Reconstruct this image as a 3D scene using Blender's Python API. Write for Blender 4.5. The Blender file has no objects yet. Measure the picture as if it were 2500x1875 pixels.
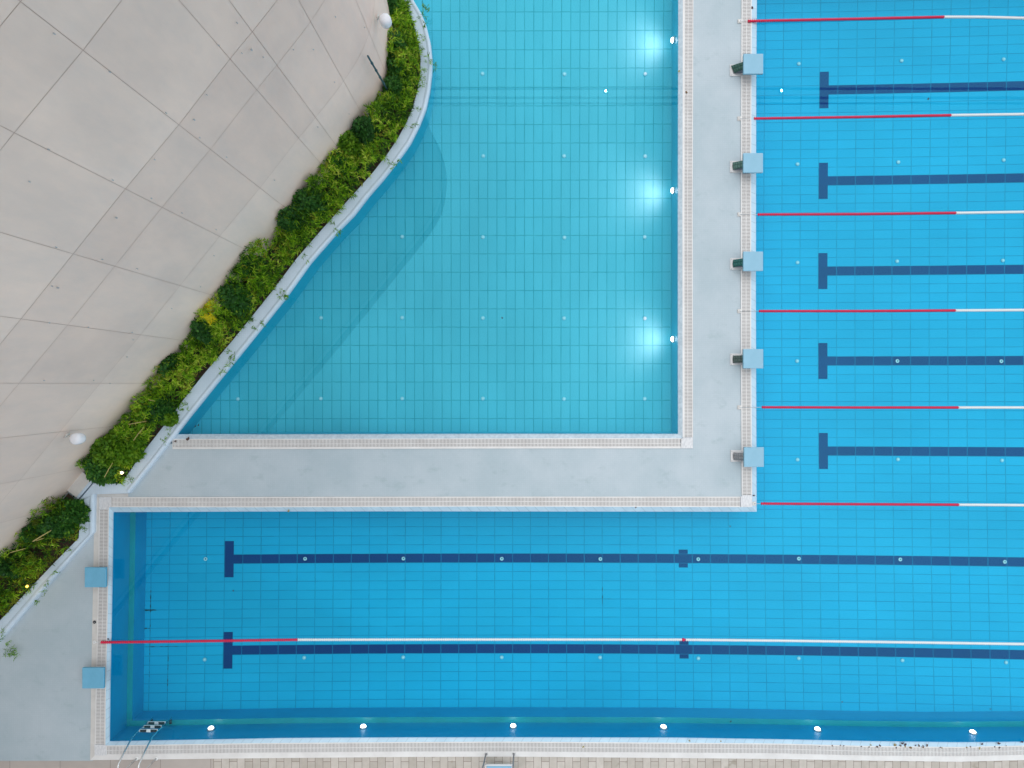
import bpy, bmesh, math, random
import numpy as np
from mathutils import Vector, Matrix
from mathutils import noise as mnoise
from mathutils.geometry import tessellate_polygon
R = math.radians
random.seed(7); rng = np.random.default_rng(7)
sc = bpy.context.scene
col = sc.collection

# ------------------------------------------------------------------ camera
D = 17.7                      # camera height above the water (z = 0)
FP = 1667.0                   # focal length in photo pixels (photo is 2500 px wide)
cam_d = bpy.data.cameras.new("camera"); cam = bpy.data.objects.new("camera", cam_d); col.objects.link(cam)
cam.location = (0, 0, D); cam.rotation_euler = (0, 0, 0)
cam_d.sensor_width = 36.0; cam_d.lens = FP / 2500 * 36.0
cam_d.clip_start = 0.1; cam_d.clip_end = 1000
sc.camera = cam
sc.render.resolution_x = 1024; sc.render.resolution_y = 768
sc.render.engine = 'CYCLES'

# ------------------------------------------------------------------ world, sun, exposure
world = bpy.data.worlds.new("World"); sc.world = world; world.use_nodes = True
wn = world.node_tree; wn.nodes.clear()
SUN_EL, SUN_AZ = 62.0, -50.0     # azimuth clockwise from north (+y): the sun stands to the upper left
def wnode(t, **k):
    n = wn.nodes.new(t)
    for a, b in k.items(): setattr(n, a, b)
    return n
sky = wnode('ShaderNodeTexSky', sky_type='NISHITA', sun_disc=False)
sky.sun_elevation = R(SUN_EL); sky.sun_rotation = R(SUN_AZ)
tc = wnode('ShaderNodeTexCoord')
# overcast deck of cloud: brighter towards the north-east, softly mottled
dot = wnode('ShaderNodeVectorMath', operation='DOT_PRODUCT'); dot.inputs[1].default_value = (0.55, 0.60, 0.12)
wn.links.new(tc.outputs['Generated'], dot.inputs[0])
mr = wnode('ShaderNodeMapRange', interpolation_type='SMOOTHSTEP')
mr.inputs['From Min'].default_value = -0.24; mr.inputs['From Max'].default_value = 0.26
mr.inputs['To Min'].default_value = 0.34; mr.inputs['To Max'].default_value = 1.32
wn.links.new(dot.outputs['Value'], mr.inputs['Value'])
nz = wnode('ShaderNodeTexNoise'); nz.inputs['Scale'].default_value = 2.3; nz.inputs['Detail'].default_value = 5
wn.links.new(tc.outputs['Generated'], nz.inputs['Vector'])
mr2 = wnode('ShaderNodeMapRange'); mr2.inputs['From Min'].default_value = 0.3; mr2.inputs['From Max'].default_value = 0.7
mr2.inputs['To Min'].default_value = 0.82; mr2.inputs['To Max'].default_value = 1.15
wn.links.new(nz.outputs['Fac'], mr2.inputs['Value'])
mul = wnode('ShaderNodeMath', operation='MULTIPLY')
wn.links.new(mr.outputs[0], mul.inputs[0]); wn.links.new(mr2.outputs[0], mul.inputs[1])
# an overcast sky is about three times brighter overhead than at the horizon
sepz = wnode('ShaderNodeSeparateXYZ'); wn.links.new(tc.outputs['Generated'], sepz.inputs[0])
mrz = wnode('ShaderNodeMapRange'); mrz.inputs['From Min'].default_value = 0.0; mrz.inputs['From Max'].default_value = 1.0
mrz.inputs['To Min'].default_value = 0.42; mrz.inputs['To Max'].default_value = 1.26
wn.links.new(sepz.outputs['Z'], mrz.inputs['Value'])
mulz = wnode('ShaderNodeMath', operation='MULTIPLY'); wn.links.new(mul.outputs[0], mulz.inputs[0]); wn.links.new(mrz.outputs[0], mulz.inputs[1])
cl = wnode('ShaderNodeVectorMath', operation='SCALE'); cl.inputs[0].default_value = (8.0, 8.5, 8.8)
wn.links.new(mulz.outputs[0], cl.inputs['Scale'])
mixc = wnode('ShaderNodeMix', data_type='RGBA'); mixc.inputs[0].default_value = 0.88
wn.links.new(sky.outputs[0], mixc.inputs[6]); wn.links.new(cl.outputs[0], mixc.inputs[7])
bg = wnode('ShaderNodeBackground'); bg.inputs['Strength'].default_value = 0.145
wn.links.new(mixc.outputs[2], bg.inputs['Color'])
wo = wnode('ShaderNodeOutputWorld'); wn.links.new(bg.outputs[0], wo.inputs['Surface'])

sun_d = bpy.data.lights.new("sun", 'SUN'); sun_d.energy = 0.5; sun_d.angle = R(22); sun_d.color = (1.0, 0.94, 0.87)
sun = bpy.data.objects.new("sun", sun_d); col.objects.link(sun)
az = R(SUN_AZ); el = R(SUN_EL)
sdir = Vector((math.sin(az)*math.cos(el), math.cos(az)*math.cos(el), math.sin(el)))
sun.rotation_euler = sdir.to_track_quat('Z', 'Y').to_euler(); sun.location = sdir*60
sc.view_settings.view_transform = 'Standard'; sc.view_settings.look = 'None'
sc.view_settings.exposure = 0.0; sc.view_settings.gamma = 1.0

# ------------------------------------------------------------------ helpers
def P(px, py, z=0.0):
    """photo position of something standing at height z -> its place in the world"""
    s = (D - z) / FP
    return ((px - 1250.0)*s, -(py - 937.5)*s, z)

class MB:
    def __init__(s): s.v = []; s.f = []; s.uv = []; s.m = []; s.t = []; s.use_uv = False; s.use_t = False
    def quad(s, a, b, c, d, uv=None, m=0, t=0.0): s.poly((a, b, c, d), uv, m, t)
    def poly(s, pts, uv=None, m=0, t=0.0):
        i = len(s.v); s.v += [tuple(p) for p in pts]; s.f.append(tuple(range(i, i+len(pts))))
        s.uv.append(uv); s.m.append(m); s.t.append(t)
        if uv: s.use_uv = True
        if t: s.use_t = True
    def box(s, c, h, rot=None, m=0, t=0.0, bottom=True):
        cx, cy, cz = c; hx, hy, hz = h
        pts = [Vector((x*hx, y*hy, z*hz)) for z in (-1, 1) for y in (-1, 1) for x in (-1, 1)]
        if rot is not None: pts = [rot @ p for p in pts]
        pts = [tuple(p + Vector(c)) for p in pts]
        i = len(s.v); s.v += pts
        fs = [(4,5,7,6), (0,1,5,4), (2,6,7,3), (0,4,6,2), (1,3,7,5)]
        if bottom: fs.append((0,2,3,1))
        for f in fs: s.f.append(tuple(i+k for k in f)); s.uv.append(None); s.m.append(m); s.t.append(t)
        if t: s.use_t = True
    def ring(s, path, radii, seg=10, caps=True, m=0):
        """tube through the points of path with one radius per point"""
        path = [Vector(p) for p in path]; n = len(path)
        if not hasattr(radii, '__len__'): radii = [radii]*n
        base = len(s.v); up = Vector((0, 0, 1)); prev = None
        for k, p in enumerate(path):
            tg = (path[min(k+1, n-1)] - path[max(k-1, 0)])
            if tg.length < 1e-9: tg = Vector((1, 0, 0))
            tg.normalize()
            if prev is None:
                a = up if abs(tg.dot(up)) < 0.95 else Vector((1, 0, 0))
                u = (a - tg*a.dot(tg)).normalized()
            else: u = (prev - tg*prev.dot(tg)).normalized()
            prev = u; w = tg.cross(u)
            for j in range(seg):
                an = 2*math.pi*j/seg
                s.v.append(tuple(p + (u*math.cos(an) + w*math.sin(an))*radii[k]))
        for k in range(n-1):
            for j in range(seg):
                a = base+k*seg+j; b = base+k*seg+(j+1) % seg
                s.f.append((a, b, b+seg, a+seg)); s.uv.append(None); s.m.append(m); s.t.append(0.0)
        if caps:
            s.f.append(tuple(base+j for j in reversed(range(seg)))); s.uv.append(None); s.m.append(m); s.t.append(0.0)
            s.f.append(tuple(base+(n-1)*seg+j for j in range(seg))); s.uv.append(None); s.m.append(m); s.t.append(0.0)
    def lathe(s, c, prof, seg=24, m=0):
        """prof: list of (radius, height) turned about the vertical through c"""
        base = len(s.v); n = len(prof)
        for r_, h in prof:
            for j in range(seg):
                an = 2*math.pi*j/seg
                s.v.append((c[0]+r_*math.cos(an), c[1]+r_*math.sin(an), c[2]+h))
        for k in range(n-1):
            for j in range(seg):
                a = base+k*seg+j; b = base+k*seg+(j+1) % seg
                s.f.append((a, b, b+seg, a+seg)); s.uv.append(None); s.m.append(m); s.t.append(0.0)
        s.f.append(tuple(base+(n-1)*seg+j for j in range(seg))); s.uv.append(None); s.m.append(m); s.t.append(0.0)
        s.f.append(tuple(base+j for j in reversed(range(seg)))); s.uv.append(None); s.m.append(m); s.t.append(0.0)
    def build(s, name, mats, parent=None, smooth=False, origin=None, bevel=0.0):
        me = bpy.data.meshes.new(name)
        vs = s.v
        if origin is not None: vs = [(v[0]-origin[0], v[1]-origin[1], v[2]-origin[2]) for v in vs]
        me.from_pydata(vs, [], s.f)
        if not isinstance(mats, (list, tuple)): mats = [mats]
        for m in mats: me.materials.append(m)
        if len(mats) > 1: me.polygons.foreach_set('material_index', s.m)
        if s.use_uv:
            l = me.uv_layers.new(name='UVMap'); k = 0
            for f, uv in zip(s.f, s.uv):
                for j in range(len(f)):
                    l.data[k].uv = uv[j] if uv else (0, 0); k += 1
        if s.use_t:
            a = me.attributes.new('tone', 'FLOAT', 'FACE'); a.data.foreach_set('value', s.t)
        if smooth: me.polygons.foreach_set('use_smooth', [True]*len(s.f))
        me.update()
        o = bpy.data.objects.new(name, me); col.objects.link(o)
        if parent is not None: o.parent = parent
        elif origin is not None: o.location = origin
        if bevel:
            b = o.modifiers.new('bevel', 'BEVEL'); b.width = bevel; b.segments = 2; b.limit_method = 'ANGLE'
        return o

def tag(o, label=None, cat=None, group=None, kind=None):
    if label: o['label'] = label
    if cat: o['category'] = cat
    if group: o['group'] = group
    if kind: o['kind'] = kind
    return o
def thing(name, label, cat, loc=(0, 0, 0), group=None):
    o = bpy.data.objects.new(name, None); col.objects.link(o); o.location = loc; o.empty_display_size = .2
    return tag(o, label, cat, group)
def copy_tree(o, loc=None, parent=None):
    c = o.copy(); col.objects.link(c); c.parent = parent
    if loc is not None: c.location = loc
    for ch in list(o.children): copy_tree(ch, None, c)
    return c
def dens(poly, step=60.0):
    """add points to a photo polyline so that long runs keep their measured shape"""
    out = []
    for a, b in zip(poly[:-1], poly[1:]):
        n = max(1, int(math.dist(a, b)/step))
        for k in range(n): out.append((a[0]+(b[0]-a[0])*k/n, a[1]+(b[1]-a[1])*k/n))
    out.append(tuple(poly[-1])); return out
def resample(pts, n):
    pts = np.array(pts, float); d = np.r_[0, np.cumsum(np.linalg.norm(np.diff(pts, axis=0), axis=1))]
    t = np.linspace(0, d[-1], n)
    return np.stack([np.interp(t, d, pts[:, k]) for k in range(pts.shape[1])], 1), d[-1]
def xat(poly, y): return float(np.interp(y, [p[1] for p in poly], [p[0] for p in poly]))
def yat(poly, x): return float(np.interp(x, [p[0] for p in poly], [p[1] for p in poly]))

# ------------------------------------------------------------------ materials
def mat(name, base=(.5, .5, .5), rough=.6, metal=0.0, spec=.5, emit=None, estr=0.0):
    m = bpy.data.materials.new(name); m.use_nodes = True
    b = m.node_tree.nodes['Principled BSDF']
    b.inputs['Base Color'].default_value = (*base, 1); b.inputs['Roughness'].default_value = rough
    b.inputs['Metallic'].default_value = metal; b.inputs['Specular IOR Level'].default_value = spec
    if emit: b.inputs['Emission Color'].default_value = (*emit, 1); b.inputs['Emission Strength'].default_value = estr
    return m
def N(m, t, **k):
    n = m.node_tree.nodes.new(t)
    for a, b in k.items(): setattr(n, a, b)
    return n
def L(m, a, b): m.node_tree.links.new(a, b)
def mottle(m, c1, c2, scale=1.5, detail=6, lo=.35, hi=.65, coords='Object', stretch=None, rough=.6):
    """mix two colours by noise; returns the colour socket"""
    t = N(m, 'ShaderNodeTexCoord'); src = t.outputs[coords]
    if stretch:
        mp = N(m, 'ShaderNodeMapping'); mp.inputs['Scale'].default_value = stretch; L(m, src, mp.inputs[0]); src = mp.outputs[0]
    n = N(m, 'ShaderNodeTexNoise'); n.inputs['Scale'].default_value = scale; n.inputs['Detail'].default_value = detail
    n.inputs['Roughness'].default_value = rough
    L(m, src, n.inputs['Vector'])
    r = N(m, 'ShaderNodeMapRange'); r.inputs['From Min'].default_value = lo; r.inputs['From Max'].default_value = hi
    L(m, n.outputs['Fac'], r.inputs['Value'])
    x = N(m, 'ShaderNodeMix', data_type='RGBA'); x.inputs[6].default_value = (*c1, 1); x.inputs[7].default_value = (*c2, 1)
    L(m, r.outputs[0], x.inputs[0])
    return x.outputs[2]
def mixcol(m, fac, a, b, blend='MIX'):
    x = N(m, 'ShaderNodeMix', data_type='RGBA'); x.blend_type = blend
    for s, i in ((fac, 0), (a, 6), (b, 7)):
        if hasattr(s, 'links'): L(m, s, x.inputs[i])
        elif i == 0: x.inputs[0].default_value = s
        else: x.inputs[i].default_value = (*s, 1)
    return x.outputs[2]
def bsdf(m): return m.node_tree.nodes['Principled BSDF']
def setcol(m, s): L(m, s, bsdf(m).inputs['Base Color'])

def grid_mat(name, tile, tile2, grout, gw=(.03, .06), rough=.35, gm=0.85):
    """tiled floor: the UV counts tiles, grout lies on whole numbers"""
    m = mat(name, tile, .7, spec=.12)
    uv = N(m, 'ShaderNodeUVMap'); sp = N(m, 'ShaderNodeSeparateXYZ'); 
    nn = N(m, 'ShaderNodeTexNoise'); nn.inputs['Scale'].default_value = 2.2; nn.inputs['Detail'].default_value = 3
    L(m, uv.outputs[0], nn.inputs['Vector'])
    sb = N(m, 'ShaderNodeVectorMath', operation='MULTIPLY_ADD'); sb.inputs[1].default_value = (.05, .06, 0); sb.inputs[2].default_value = (-.025, -.03, 0)
    L(m, nn.outputs['Color'], sb.inputs[0])
    ad = N(m, 'ShaderNodeVectorMath', operation='ADD'); L(m, uv.outputs[0], ad.inputs[0]); L(m, sb.outputs[0], ad.inputs[1])
    L(m, ad.outputs[0], sp.inputs[0])
    ms = []
    for k, g in ((0, gw[0]), (1, gw[1])):
        pp = N(m, 'ShaderNodeMath', operation='PINGPONG'); pp.inputs[1].default_value = 0.5; L(m, sp.outputs[k], pp.inputs[0])
        lt = N(m, 'ShaderNodeMath', operation='LESS_THAN'); lt.inputs[1].default_value = g; L(m, pp.outputs[0], lt.inputs[0]); ms.append(lt)
    mx = N(m, 'ShaderNodeMath', operation='MAXIMUM'); L(m, ms[0].outputs[0], mx.inputs[0]); L(m, ms[1].outputs[0], mx.inputs[1])
    # grout strength varies
    n2 = N(m, 'ShaderNodeTexNoise'); n2.inputs['Scale'].default_value = .9; n2.inputs['Detail'].default_value = 6
    L(m, uv.outputs[0], n2.inputs['Vector'])
    r2 = N(m, 'ShaderNodeMapRange'); r2.inputs['From Min'].default_value = .35; r2.inputs['From Max'].default_value = .65
    r2.inputs['To Min'].default_value = gm*.55; r2.inputs['To Max'].default_value = gm; L(m, n2.outputs['Fac'], r2.inputs['Value'])
    fm = N(m, 'ShaderNodeMath', operation='MULTIPLY'); L(m, mx.outputs[0], fm.inputs[0]); L(m, r2.outputs[0], fm.inputs[1])
    # tile to tile variation
    fl = N(m, 'ShaderNodeVectorMath', operation='FLOOR'); L(m, uv.outputs[0], fl.inputs[0])
    wh = N(m, 'ShaderNodeTexWhiteNoise', noise_dimensions='2D'); L(m, fl.outputs[0], wh.inputs['Vector'])
    c = mixcol(m, wh.outputs['Value'], tile, tile2)
    n3 = N(m, 'ShaderNodeTexNoise'); n3.inputs['Scale'].default_value = .12; n3.inputs['Detail'].default_value = 5
    L(m, uv.outputs[0], n3.inputs['Vector'])
    r3 = N(m, 'ShaderNodeMapRange'); r3.inputs['From Min'].default_value = .35; r3.inputs['From Max'].default_value = .65
    r3.inputs['To Min'].default_value = .93; r3.inputs['To Max'].default_value = 1.05; L(m, n3.outputs['Fac'], r3.inputs['Value'])
    sc_ = N(m, 'ShaderNodeVectorMath', operation='SCALE'); L(m, c, sc_.inputs[0]); L(m, r3.outputs[0], sc_.inputs['Scale'])
    setcol(m, mixcol(m, fm.outputs[0], sc_.outputs[0], grout))
    return m

M = {}
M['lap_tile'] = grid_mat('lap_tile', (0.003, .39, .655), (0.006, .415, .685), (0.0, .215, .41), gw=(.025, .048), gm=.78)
M['lane_tile'] = grid_mat('lane_tile', (0.0, .024, .155), (0.0, .031, .175), (0.0, .20, .38), gw=(.022, .0), gm=.8)
M['teal_tile'] = grid_mat('teal_tile', (.052, .445, .57), (.060, .47, .60), (0.0, .235, .31), gw=(.048, .024), gm=.78)
def wall_mat(name, a, b):
    m = mat(name, a, .4); setcol(m, mottle(m, a, b, 1.2, 5)); return m
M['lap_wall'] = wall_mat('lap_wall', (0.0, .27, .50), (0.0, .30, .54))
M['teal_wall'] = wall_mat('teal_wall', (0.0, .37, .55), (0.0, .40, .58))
M['ledge'] = wall_mat('ledge', (0.0, .27, .31), (0.0, .31, .37))

# deck mosaic: tiny tiles, stained in patches
def mosaic(name, a, b, c):
    m = mat(name, a, .55)
    t = N(m, 'ShaderNodeTexCoord')
    big = mottle(m, a, b, .55, 8, .38, .62)
    br = N(m, 'ShaderNodeTexBrick'); br.offset = 0; br.inputs['Scale'].default_value = 1
    br.inputs['Brick Width'].default_value = .05; br.inputs['Row Height'].default_value = .05
    br.inputs['Mortar Size'].default_value = .006; br.inputs['Mortar Smooth'].default_value = .3
    br.inputs['Color1'].default_value = (1, 1, 1, 1); br.inputs['Color2'].default_value = (.965, .97, .975, 1); br.inputs['Mortar'].default_value = (.93, .94, .94, 1)
    L(m, t.outputs['Object'], br.inputs['Vector'])
    c1 = mixcol(m, 1.0, big, br.outputs['Color'], 'MULTIPLY')
    n = N(m, 'ShaderNodeTexNoise'); n.inputs['Scale'].default_value = 1.6; n.inputs['Detail'].default_value = 9; n.inputs['Roughness'].default_value = .72
    mp = N(m, 'ShaderNodeMapping'); mp.inputs['Scale'].default_value = (1, 1.6, 1); L(m, t.outputs['Object'], mp.inputs[0]); L(m, mp.outputs[0], n.inputs['Vector'])
    r = N(m, 'ShaderNodeMapRange'); r.inputs['From Min'].default_value = .56; r.inputs['From Max'].default_value = .74; r.inputs['To Max'].default_value = .75; L(m, n.outputs['Fac'], r.inputs['Value'])
    setcol(m, mixcol(m, r.outputs[0], c1, c))
    return m
M['deck'] = mosaic('deck', (.43, .51, .555), (.505, .57, .615), (.32, .41, .44))
M['cap'] = mosaic('cap', (.58, .69, .80), (.68, .78, .89), (.54, .64, .71))
def coping_mat():
    m = mat('coping', (.5, .68, .82), .35)
    uv = N(m, 'ShaderNodeUVMap'); sp = N(m, 'ShaderNodeSeparateXYZ'); L(m, uv.outputs[0], sp.inputs[0])
    pp = N(m, 'ShaderNodeMath', operation='PINGPONG'); pp.inputs[1].default_value = .5; L(m, sp.outputs[0], pp.inputs[0])
    lt = N(m, 'ShaderNodeMath', operation='LESS_THAN'); lt.inputs[1].default_value = .035; L(m, pp.outputs[0], lt.inputs[0])
    c = mottle(m, (.43, .60, .73), (.50, .67, .79), 3, 5)
    gt = N(m, 'ShaderNodeMath', operation='MULTIPLY'); gt.inputs[1].default_value = .5; L(m, lt.outputs[0], gt.inputs[0])
    setcol(m, mixcol(m, gt.outputs[0], c, (.25, .38, .46))); return m
M['coping'] = coping_mat()
m = mat('mosaic_edge', (.5, .6, .66), .45); setcol(m, mottle(m, (.42, .51, .58), (.56, .65, .72), 14, 4)); M['mosaic_edge'] = m
m = mat('grate_white', (.78, .76, .75), .5); setcol(m, mottle(m, (.72, .69, .675), (.80, .775, .76), 2.0, 6)); M['white'] = m
m = mat('beige_strip', (.6, .56, .53), .6); setcol(m, mottle(m, (.60, .57, .54), (.68, .65, .62), 5, 5)); M['strip'] = m
M['trough'] = mat('trough', (.26, .235, .225), .9)
# corner plates of the gutter, with a raised lozenge tread
m = mat('corner_plate', (.78, .78, .8), .5)
t_ = N(m, 'ShaderNodeTexCoord'); vo = N(m, 'ShaderNodeTexVoronoi'); vo.inputs['Scale'].default_value = 28
mp_ = N(m, 'ShaderNodeMapping'); mp_.inputs['Scale'].default_value = (1, .45, 1); mp_.inputs['Rotation'].default_value = (0, 0, .8)
L(m, t_.outputs['Object'], mp_.inputs[0]); L(m, mp_.outputs[0], vo.inputs['Vector'])
setcol(m, mixcol(m, vo.outputs['Distance'], (.80, .79, .80), (.57, .57, .59))); M['plate'] = m
# facade cladding: each panel its own tint, faint cloudy cast marks
m = mat('facade_panel', (.6, .57, .55), .7)
at = N(m, 'ShaderNodeAttribute'); at.attribute_name = 'tone'
c1 = mixcol(m, at.outputs['Fac'], (.87, .70, .60), (.97, .80, .69))
c2 = mottle(m, (.88, .89, .90), (1.0, .98, .965), 1.1, 8, .36, .64, stretch=(1, 1, .35), rough=.68)
c3 = mixcol(m, 1.0, c1, c2, 'MULTIPLY'); 
c4 = mottle(m, (1, 1, 1), (.93, .93, .935), .35, 4, .45, .62)
setcol(m, mixcol(m, 1.0, c3, c4, 'MULTIPLY')); M['panel'] = m
M['joint'] = mat('joint', (.66, .51, .43), .9)
M['stone_light'] = mat('parapet_cap', (.72, .70, .68), .6)
m = mat('soil', (.05, .03, .02), .95); setcol(m, mottle(m, (.03, .018, .012), (.08, .045, .03), 12, 8)); M['soil'] = m
M['red'] = mat('red_plastic', (.68, .0, .055), .4); M['rope_white'] = mat('white_plastic', (.84, .83, .82), .4)
M['steel'] = mat('steel', (.72, .72, .72), .22, 1.0); M['steel_dull'] = mat('steel_dull', (.55, .54, .54), .45, .6)
M['block_blue'] = mat('block_blue', (.27, .52, .69), .55); setcol(M['block_blue'], mottle(M['block_blue'], (.25, .47, .61), (.28, .505, .65), 4, 6))
M['block_deep'] = mat('block_deep', (.15, .43, .62), .55); setcol(M['block_deep'], mottle(M['block_deep'], (.14, .41, .59), (.165, .455, .65), 4, 6))
M['block_side'] = mat('block_side', (.12, .36, .46), .6)
M['plate_white'] = mat('plate_white', (.70, .68, .68), .5); M['dark'] = mat('dark_rubber', (.01, .012, .02), .6)
M['ped'] = mat('pedestal', (.12, .14, .18), .6)
M['green'] = mat('green_sheet', (.03, .10, .075), .45); M['green2'] = mat('green_grey_sheet', (.07, .15, .125), .45)
M['green3'] = mat('deep_green_sheet', (.01, .115, .10), .4); M['green4'] = mat('olive_grey_sheet', (.065, .095, .085), .5)
M['grey'] = mat('grey_sheet', (.24, .245, .26), .5)
M['lamp_on'] = mat('lamp_on', (1, 1, 1), .3, emit=(.93, .96, 1), estr=9)
M['lamp_warm'] = mat('lamp_warm', (1, 1, 1), .3, emit=(1, .72, .42), estr=14)
M['lamp_yel'] = mat('lamp_yellow', (1, .8, .2), .3, emit=(1, .62, .08), estr=3)
M['flood_on'] = mat('flood_on', (1, 1, 1), .3, emit=(1, .97, .92), estr=120)
M['opal'] = mat('opal_globe', (.83, .82, .85), .25); M['cream'] = mat('cream_bracket', (.66, .63, .58), .5)
M['pole_green'] = mat('pole_green', (.035, .10, .12), .5)
M['inlet'] = mat('inlet_white', (.38, .74, .80), .5); M['inlet_hole'] = mat('inlet_hole', (.01, .2, .25), .7)
M['inlet_t'] = mat('inlet_pale', (.20, .58, .68), .5)

# paving bricks laid upright, neighbours shifted by half
m = mat('pavers', (.5, .45, .4), .8)
t_ = N(m, 'ShaderNodeTexCoord'); mp_ = N(m, 'ShaderNodeMapping'); mp_.inputs['Rotation'].default_value = (0, 0, R(90)); mp_.inputs['Location'].default_value = (.27, .045, 0)
L(m, t_.outputs['Object'], mp_.inputs[0])
br = N(m, 'ShaderNodeTexBrick'); br.offset = .5; br.inputs['Scale'].default_value = 1; br.inputs['Brick Width'].default_value = .41
br.inputs['Row Height'].default_value = .202; br.inputs['Mortar Size'].default_value = .006; br.inputs['Bias'].default_value = 0
br.inputs['Color1'].default_value = (.60, .55, .50, 1); br.inputs['Color2'].default_value = (.47, .425, .375, 1); br.inputs['Mortar'].default_value = (.22, .17, .145, 1)
L(m, mp_.outputs[0], br.inputs['Vector'])
c = mixcol(m, 1.0, br.outputs['Color'], mottle(m, (.90, .89, .87), (1.02, 1.0, 1.0), 6, 7), 'MULTIPLY')
n_ = N(m, 'ShaderNodeTexNoise'); n_.inputs['Scale'].default_value = 1.7; n_.inputs['Detail'].default_value = 3; L(m, t_.outputs['Object'], n_.inputs['Vector'])
r_ = N(m, 'ShaderNodeMapRange'); r_.inputs['From Min'].default_value = .66; r_.inputs['From Max'].default_value = .69; r_.inputs['To Max'].default_value = .6; L(m, n_.outputs['Fac'], r_.inputs['Value'])
setcol(m, mixcol(m, r_.outputs[0], c, (.30, .255, .20))); M['pavers'] = m
m = mat('slabs', (.5, .42, .38), .8)
br = N(m, 'ShaderNodeTexBrick'); br.offset = .5; br.inputs['Scale'].default_value = 1; br.inputs['Brick Width'].default_value = 1.3
br.inputs['Row Height'].default_value = .6; br.inputs['Mortar Size'].default_value = .008
br.inputs['Color1'].default_value = (.50, .44, .40, 1); br.inputs['Color2'].default_value = (.46, .40, .365, 1); br.inputs['Mortar'].default_value = (.30, .25, .22, 1)
t_ = N(m, 'ShaderNodeTexCoord'); L(m, t_.outputs['Object'], br.inputs['Vector'])
setcol(m, mixcol(m, 1.0, br.outputs['Color'], mottle(m, (.93, .93, .93), (1, 1, 1), 3, 6), 'MULTIPLY')); M['slabs'] = m

# water: a clear surface that mirrors the sky and the buildings
m = bpy.data.materials.new('water'); m.use_nodes = True; m.node_tree.nodes.clear()
fa = N(m, 'ShaderNodeLayerWeight'); fa.inputs['Blend'].default_value = .5
pw = N(m, 'ShaderNodeMath', operation='POWER'); pw.inputs[1].default_value = 5; L(m, fa.outputs['Facing'], pw.inputs[0])
fr = N(m, 'ShaderNodeMapRange'); fr.inputs['To Min'].default_value = .062; fr.inputs['To Max'].default_value = 1.0; L(m, pw.outputs[0], fr.inputs['Value'])
tr = N(m, 'ShaderNodeBsdfTransparent'); tr.inputs['Color'].default_value = (.93, .985, 1.0, 1)
gl = N(m, 'ShaderNodeBsdfGlossy'); gl.inputs['Roughness'].default_value = .012; gl.inputs['Color'].default_value = (.22, .84, 1, 1)
tcw = N(m, 'ShaderNodeTexCoord'); nw = N(m, 'ShaderNodeTexNoise'); nw.inputs['Scale'].default_value = .9; nw.inputs['Detail'].default_value = 2
L(m, tcw.outputs['Object'], nw.inputs['Vector'])
bp = N(m, 'ShaderNodeBump'); bp.inputs['Strength'].default_value = .02; bp.inputs['Distance'].default_value = .03; L(m, nw.outputs['Fac'], bp.inputs['Height'])
L(m, bp.outputs[0], gl.inputs['Normal'])
mxs = N(m, 'ShaderNodeMixShader'); L(m, fr.outputs[0], mxs.inputs[0]); L(m, tr.outputs[0], mxs.inputs[1]); L(m, gl.outputs[0], mxs.inputs[2])
ow = N(m, 'ShaderNodeOutputMaterial'); L(m, mxs.outputs[0], ow.inputs[0]); M['water'] = m

def leaf_mat(name, stops, trans=.35, rough=.5):
    m = bpy.data.materials.new(name); m.use_nodes = True; nt = m.node_tree; b = bsdf(m)
    at = N(m, 'ShaderNodeAttribute'); at.attribute_name = 'tone'
    cr = N(m, 'ShaderNodeValToRGB')
    while len(cr.color_ramp.elements) > 1: cr.color_ramp.elements.remove(cr.color_ramp.elements[0])
    cr.color_ramp.elements[0].position = stops[0][0]; cr.color_ramp.elements[0].color = (*stops[0][1], 1)
    for p, c in stops[1:]:
        e = cr.color_ramp.elements.new(p); e.color = (*c, 1)
    L(m, at.outputs['Fac'], cr.inputs[0]); L(m, cr.outputs[0], b.inputs['Base Color']); b.inputs['Roughness'].default_value = rough
    b.inputs['Specular IOR Level'].default_value = .3
    tl = N(m, 'ShaderNodeBsdfTranslucent'); L(m, cr.outputs[0], tl.inputs[0])
    mx = N(m, 'ShaderNodeMixShader'); mx.inputs[0].default_value = trans
    L(m, b.outputs[0], mx.inputs[1]); L(m, tl.outputs[0], mx.inputs[2])
    L(m, mx.outputs[0], nt.nodes['Material Output'].inputs[0]); return m
M['feather'] = leaf_mat('feather_leaf', [(0, (.025, .09, .004)), (.40, (.13, .33, .008)), (.8, (.38, .64, .02)), (1, (.66, .74, .10))])
M['broad'] = leaf_mat('broad_leaf', [(0, (.012, .06, .012)), (.5, (.035, .14, .022)), (.9, (.09, .26, .03)), (1, (.26, .44, .03))])
M['broad2'] = leaf_mat('mid_leaf', [(0, (.035, .12, .006)), (.5, (.11, .26, .012)), (1, (.25, .43, .025))])
M['olive'] = leaf_mat('olive_leaf', [(0, (.07, .10, .004)), (.5, (.22, .27, .010)), (1, (.46, .46, .06))])
M['yellow'] = leaf_mat('yellow_leaf', [(0, (.60, .48, .004)), (.6, (.88, .74, .01)), (1, (.92, .84, .08))])
M['straw'] = mat('straw', (.52, .42, .16), .7)
M['brown_leaf'] = leaf_mat('brown_leaf', [(0, (.06, .03, .045)), (.4, (.12, .06, .04)), (.7, (.28, .17, .05)), (1, (.35, .30, .10))], .1)

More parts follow.
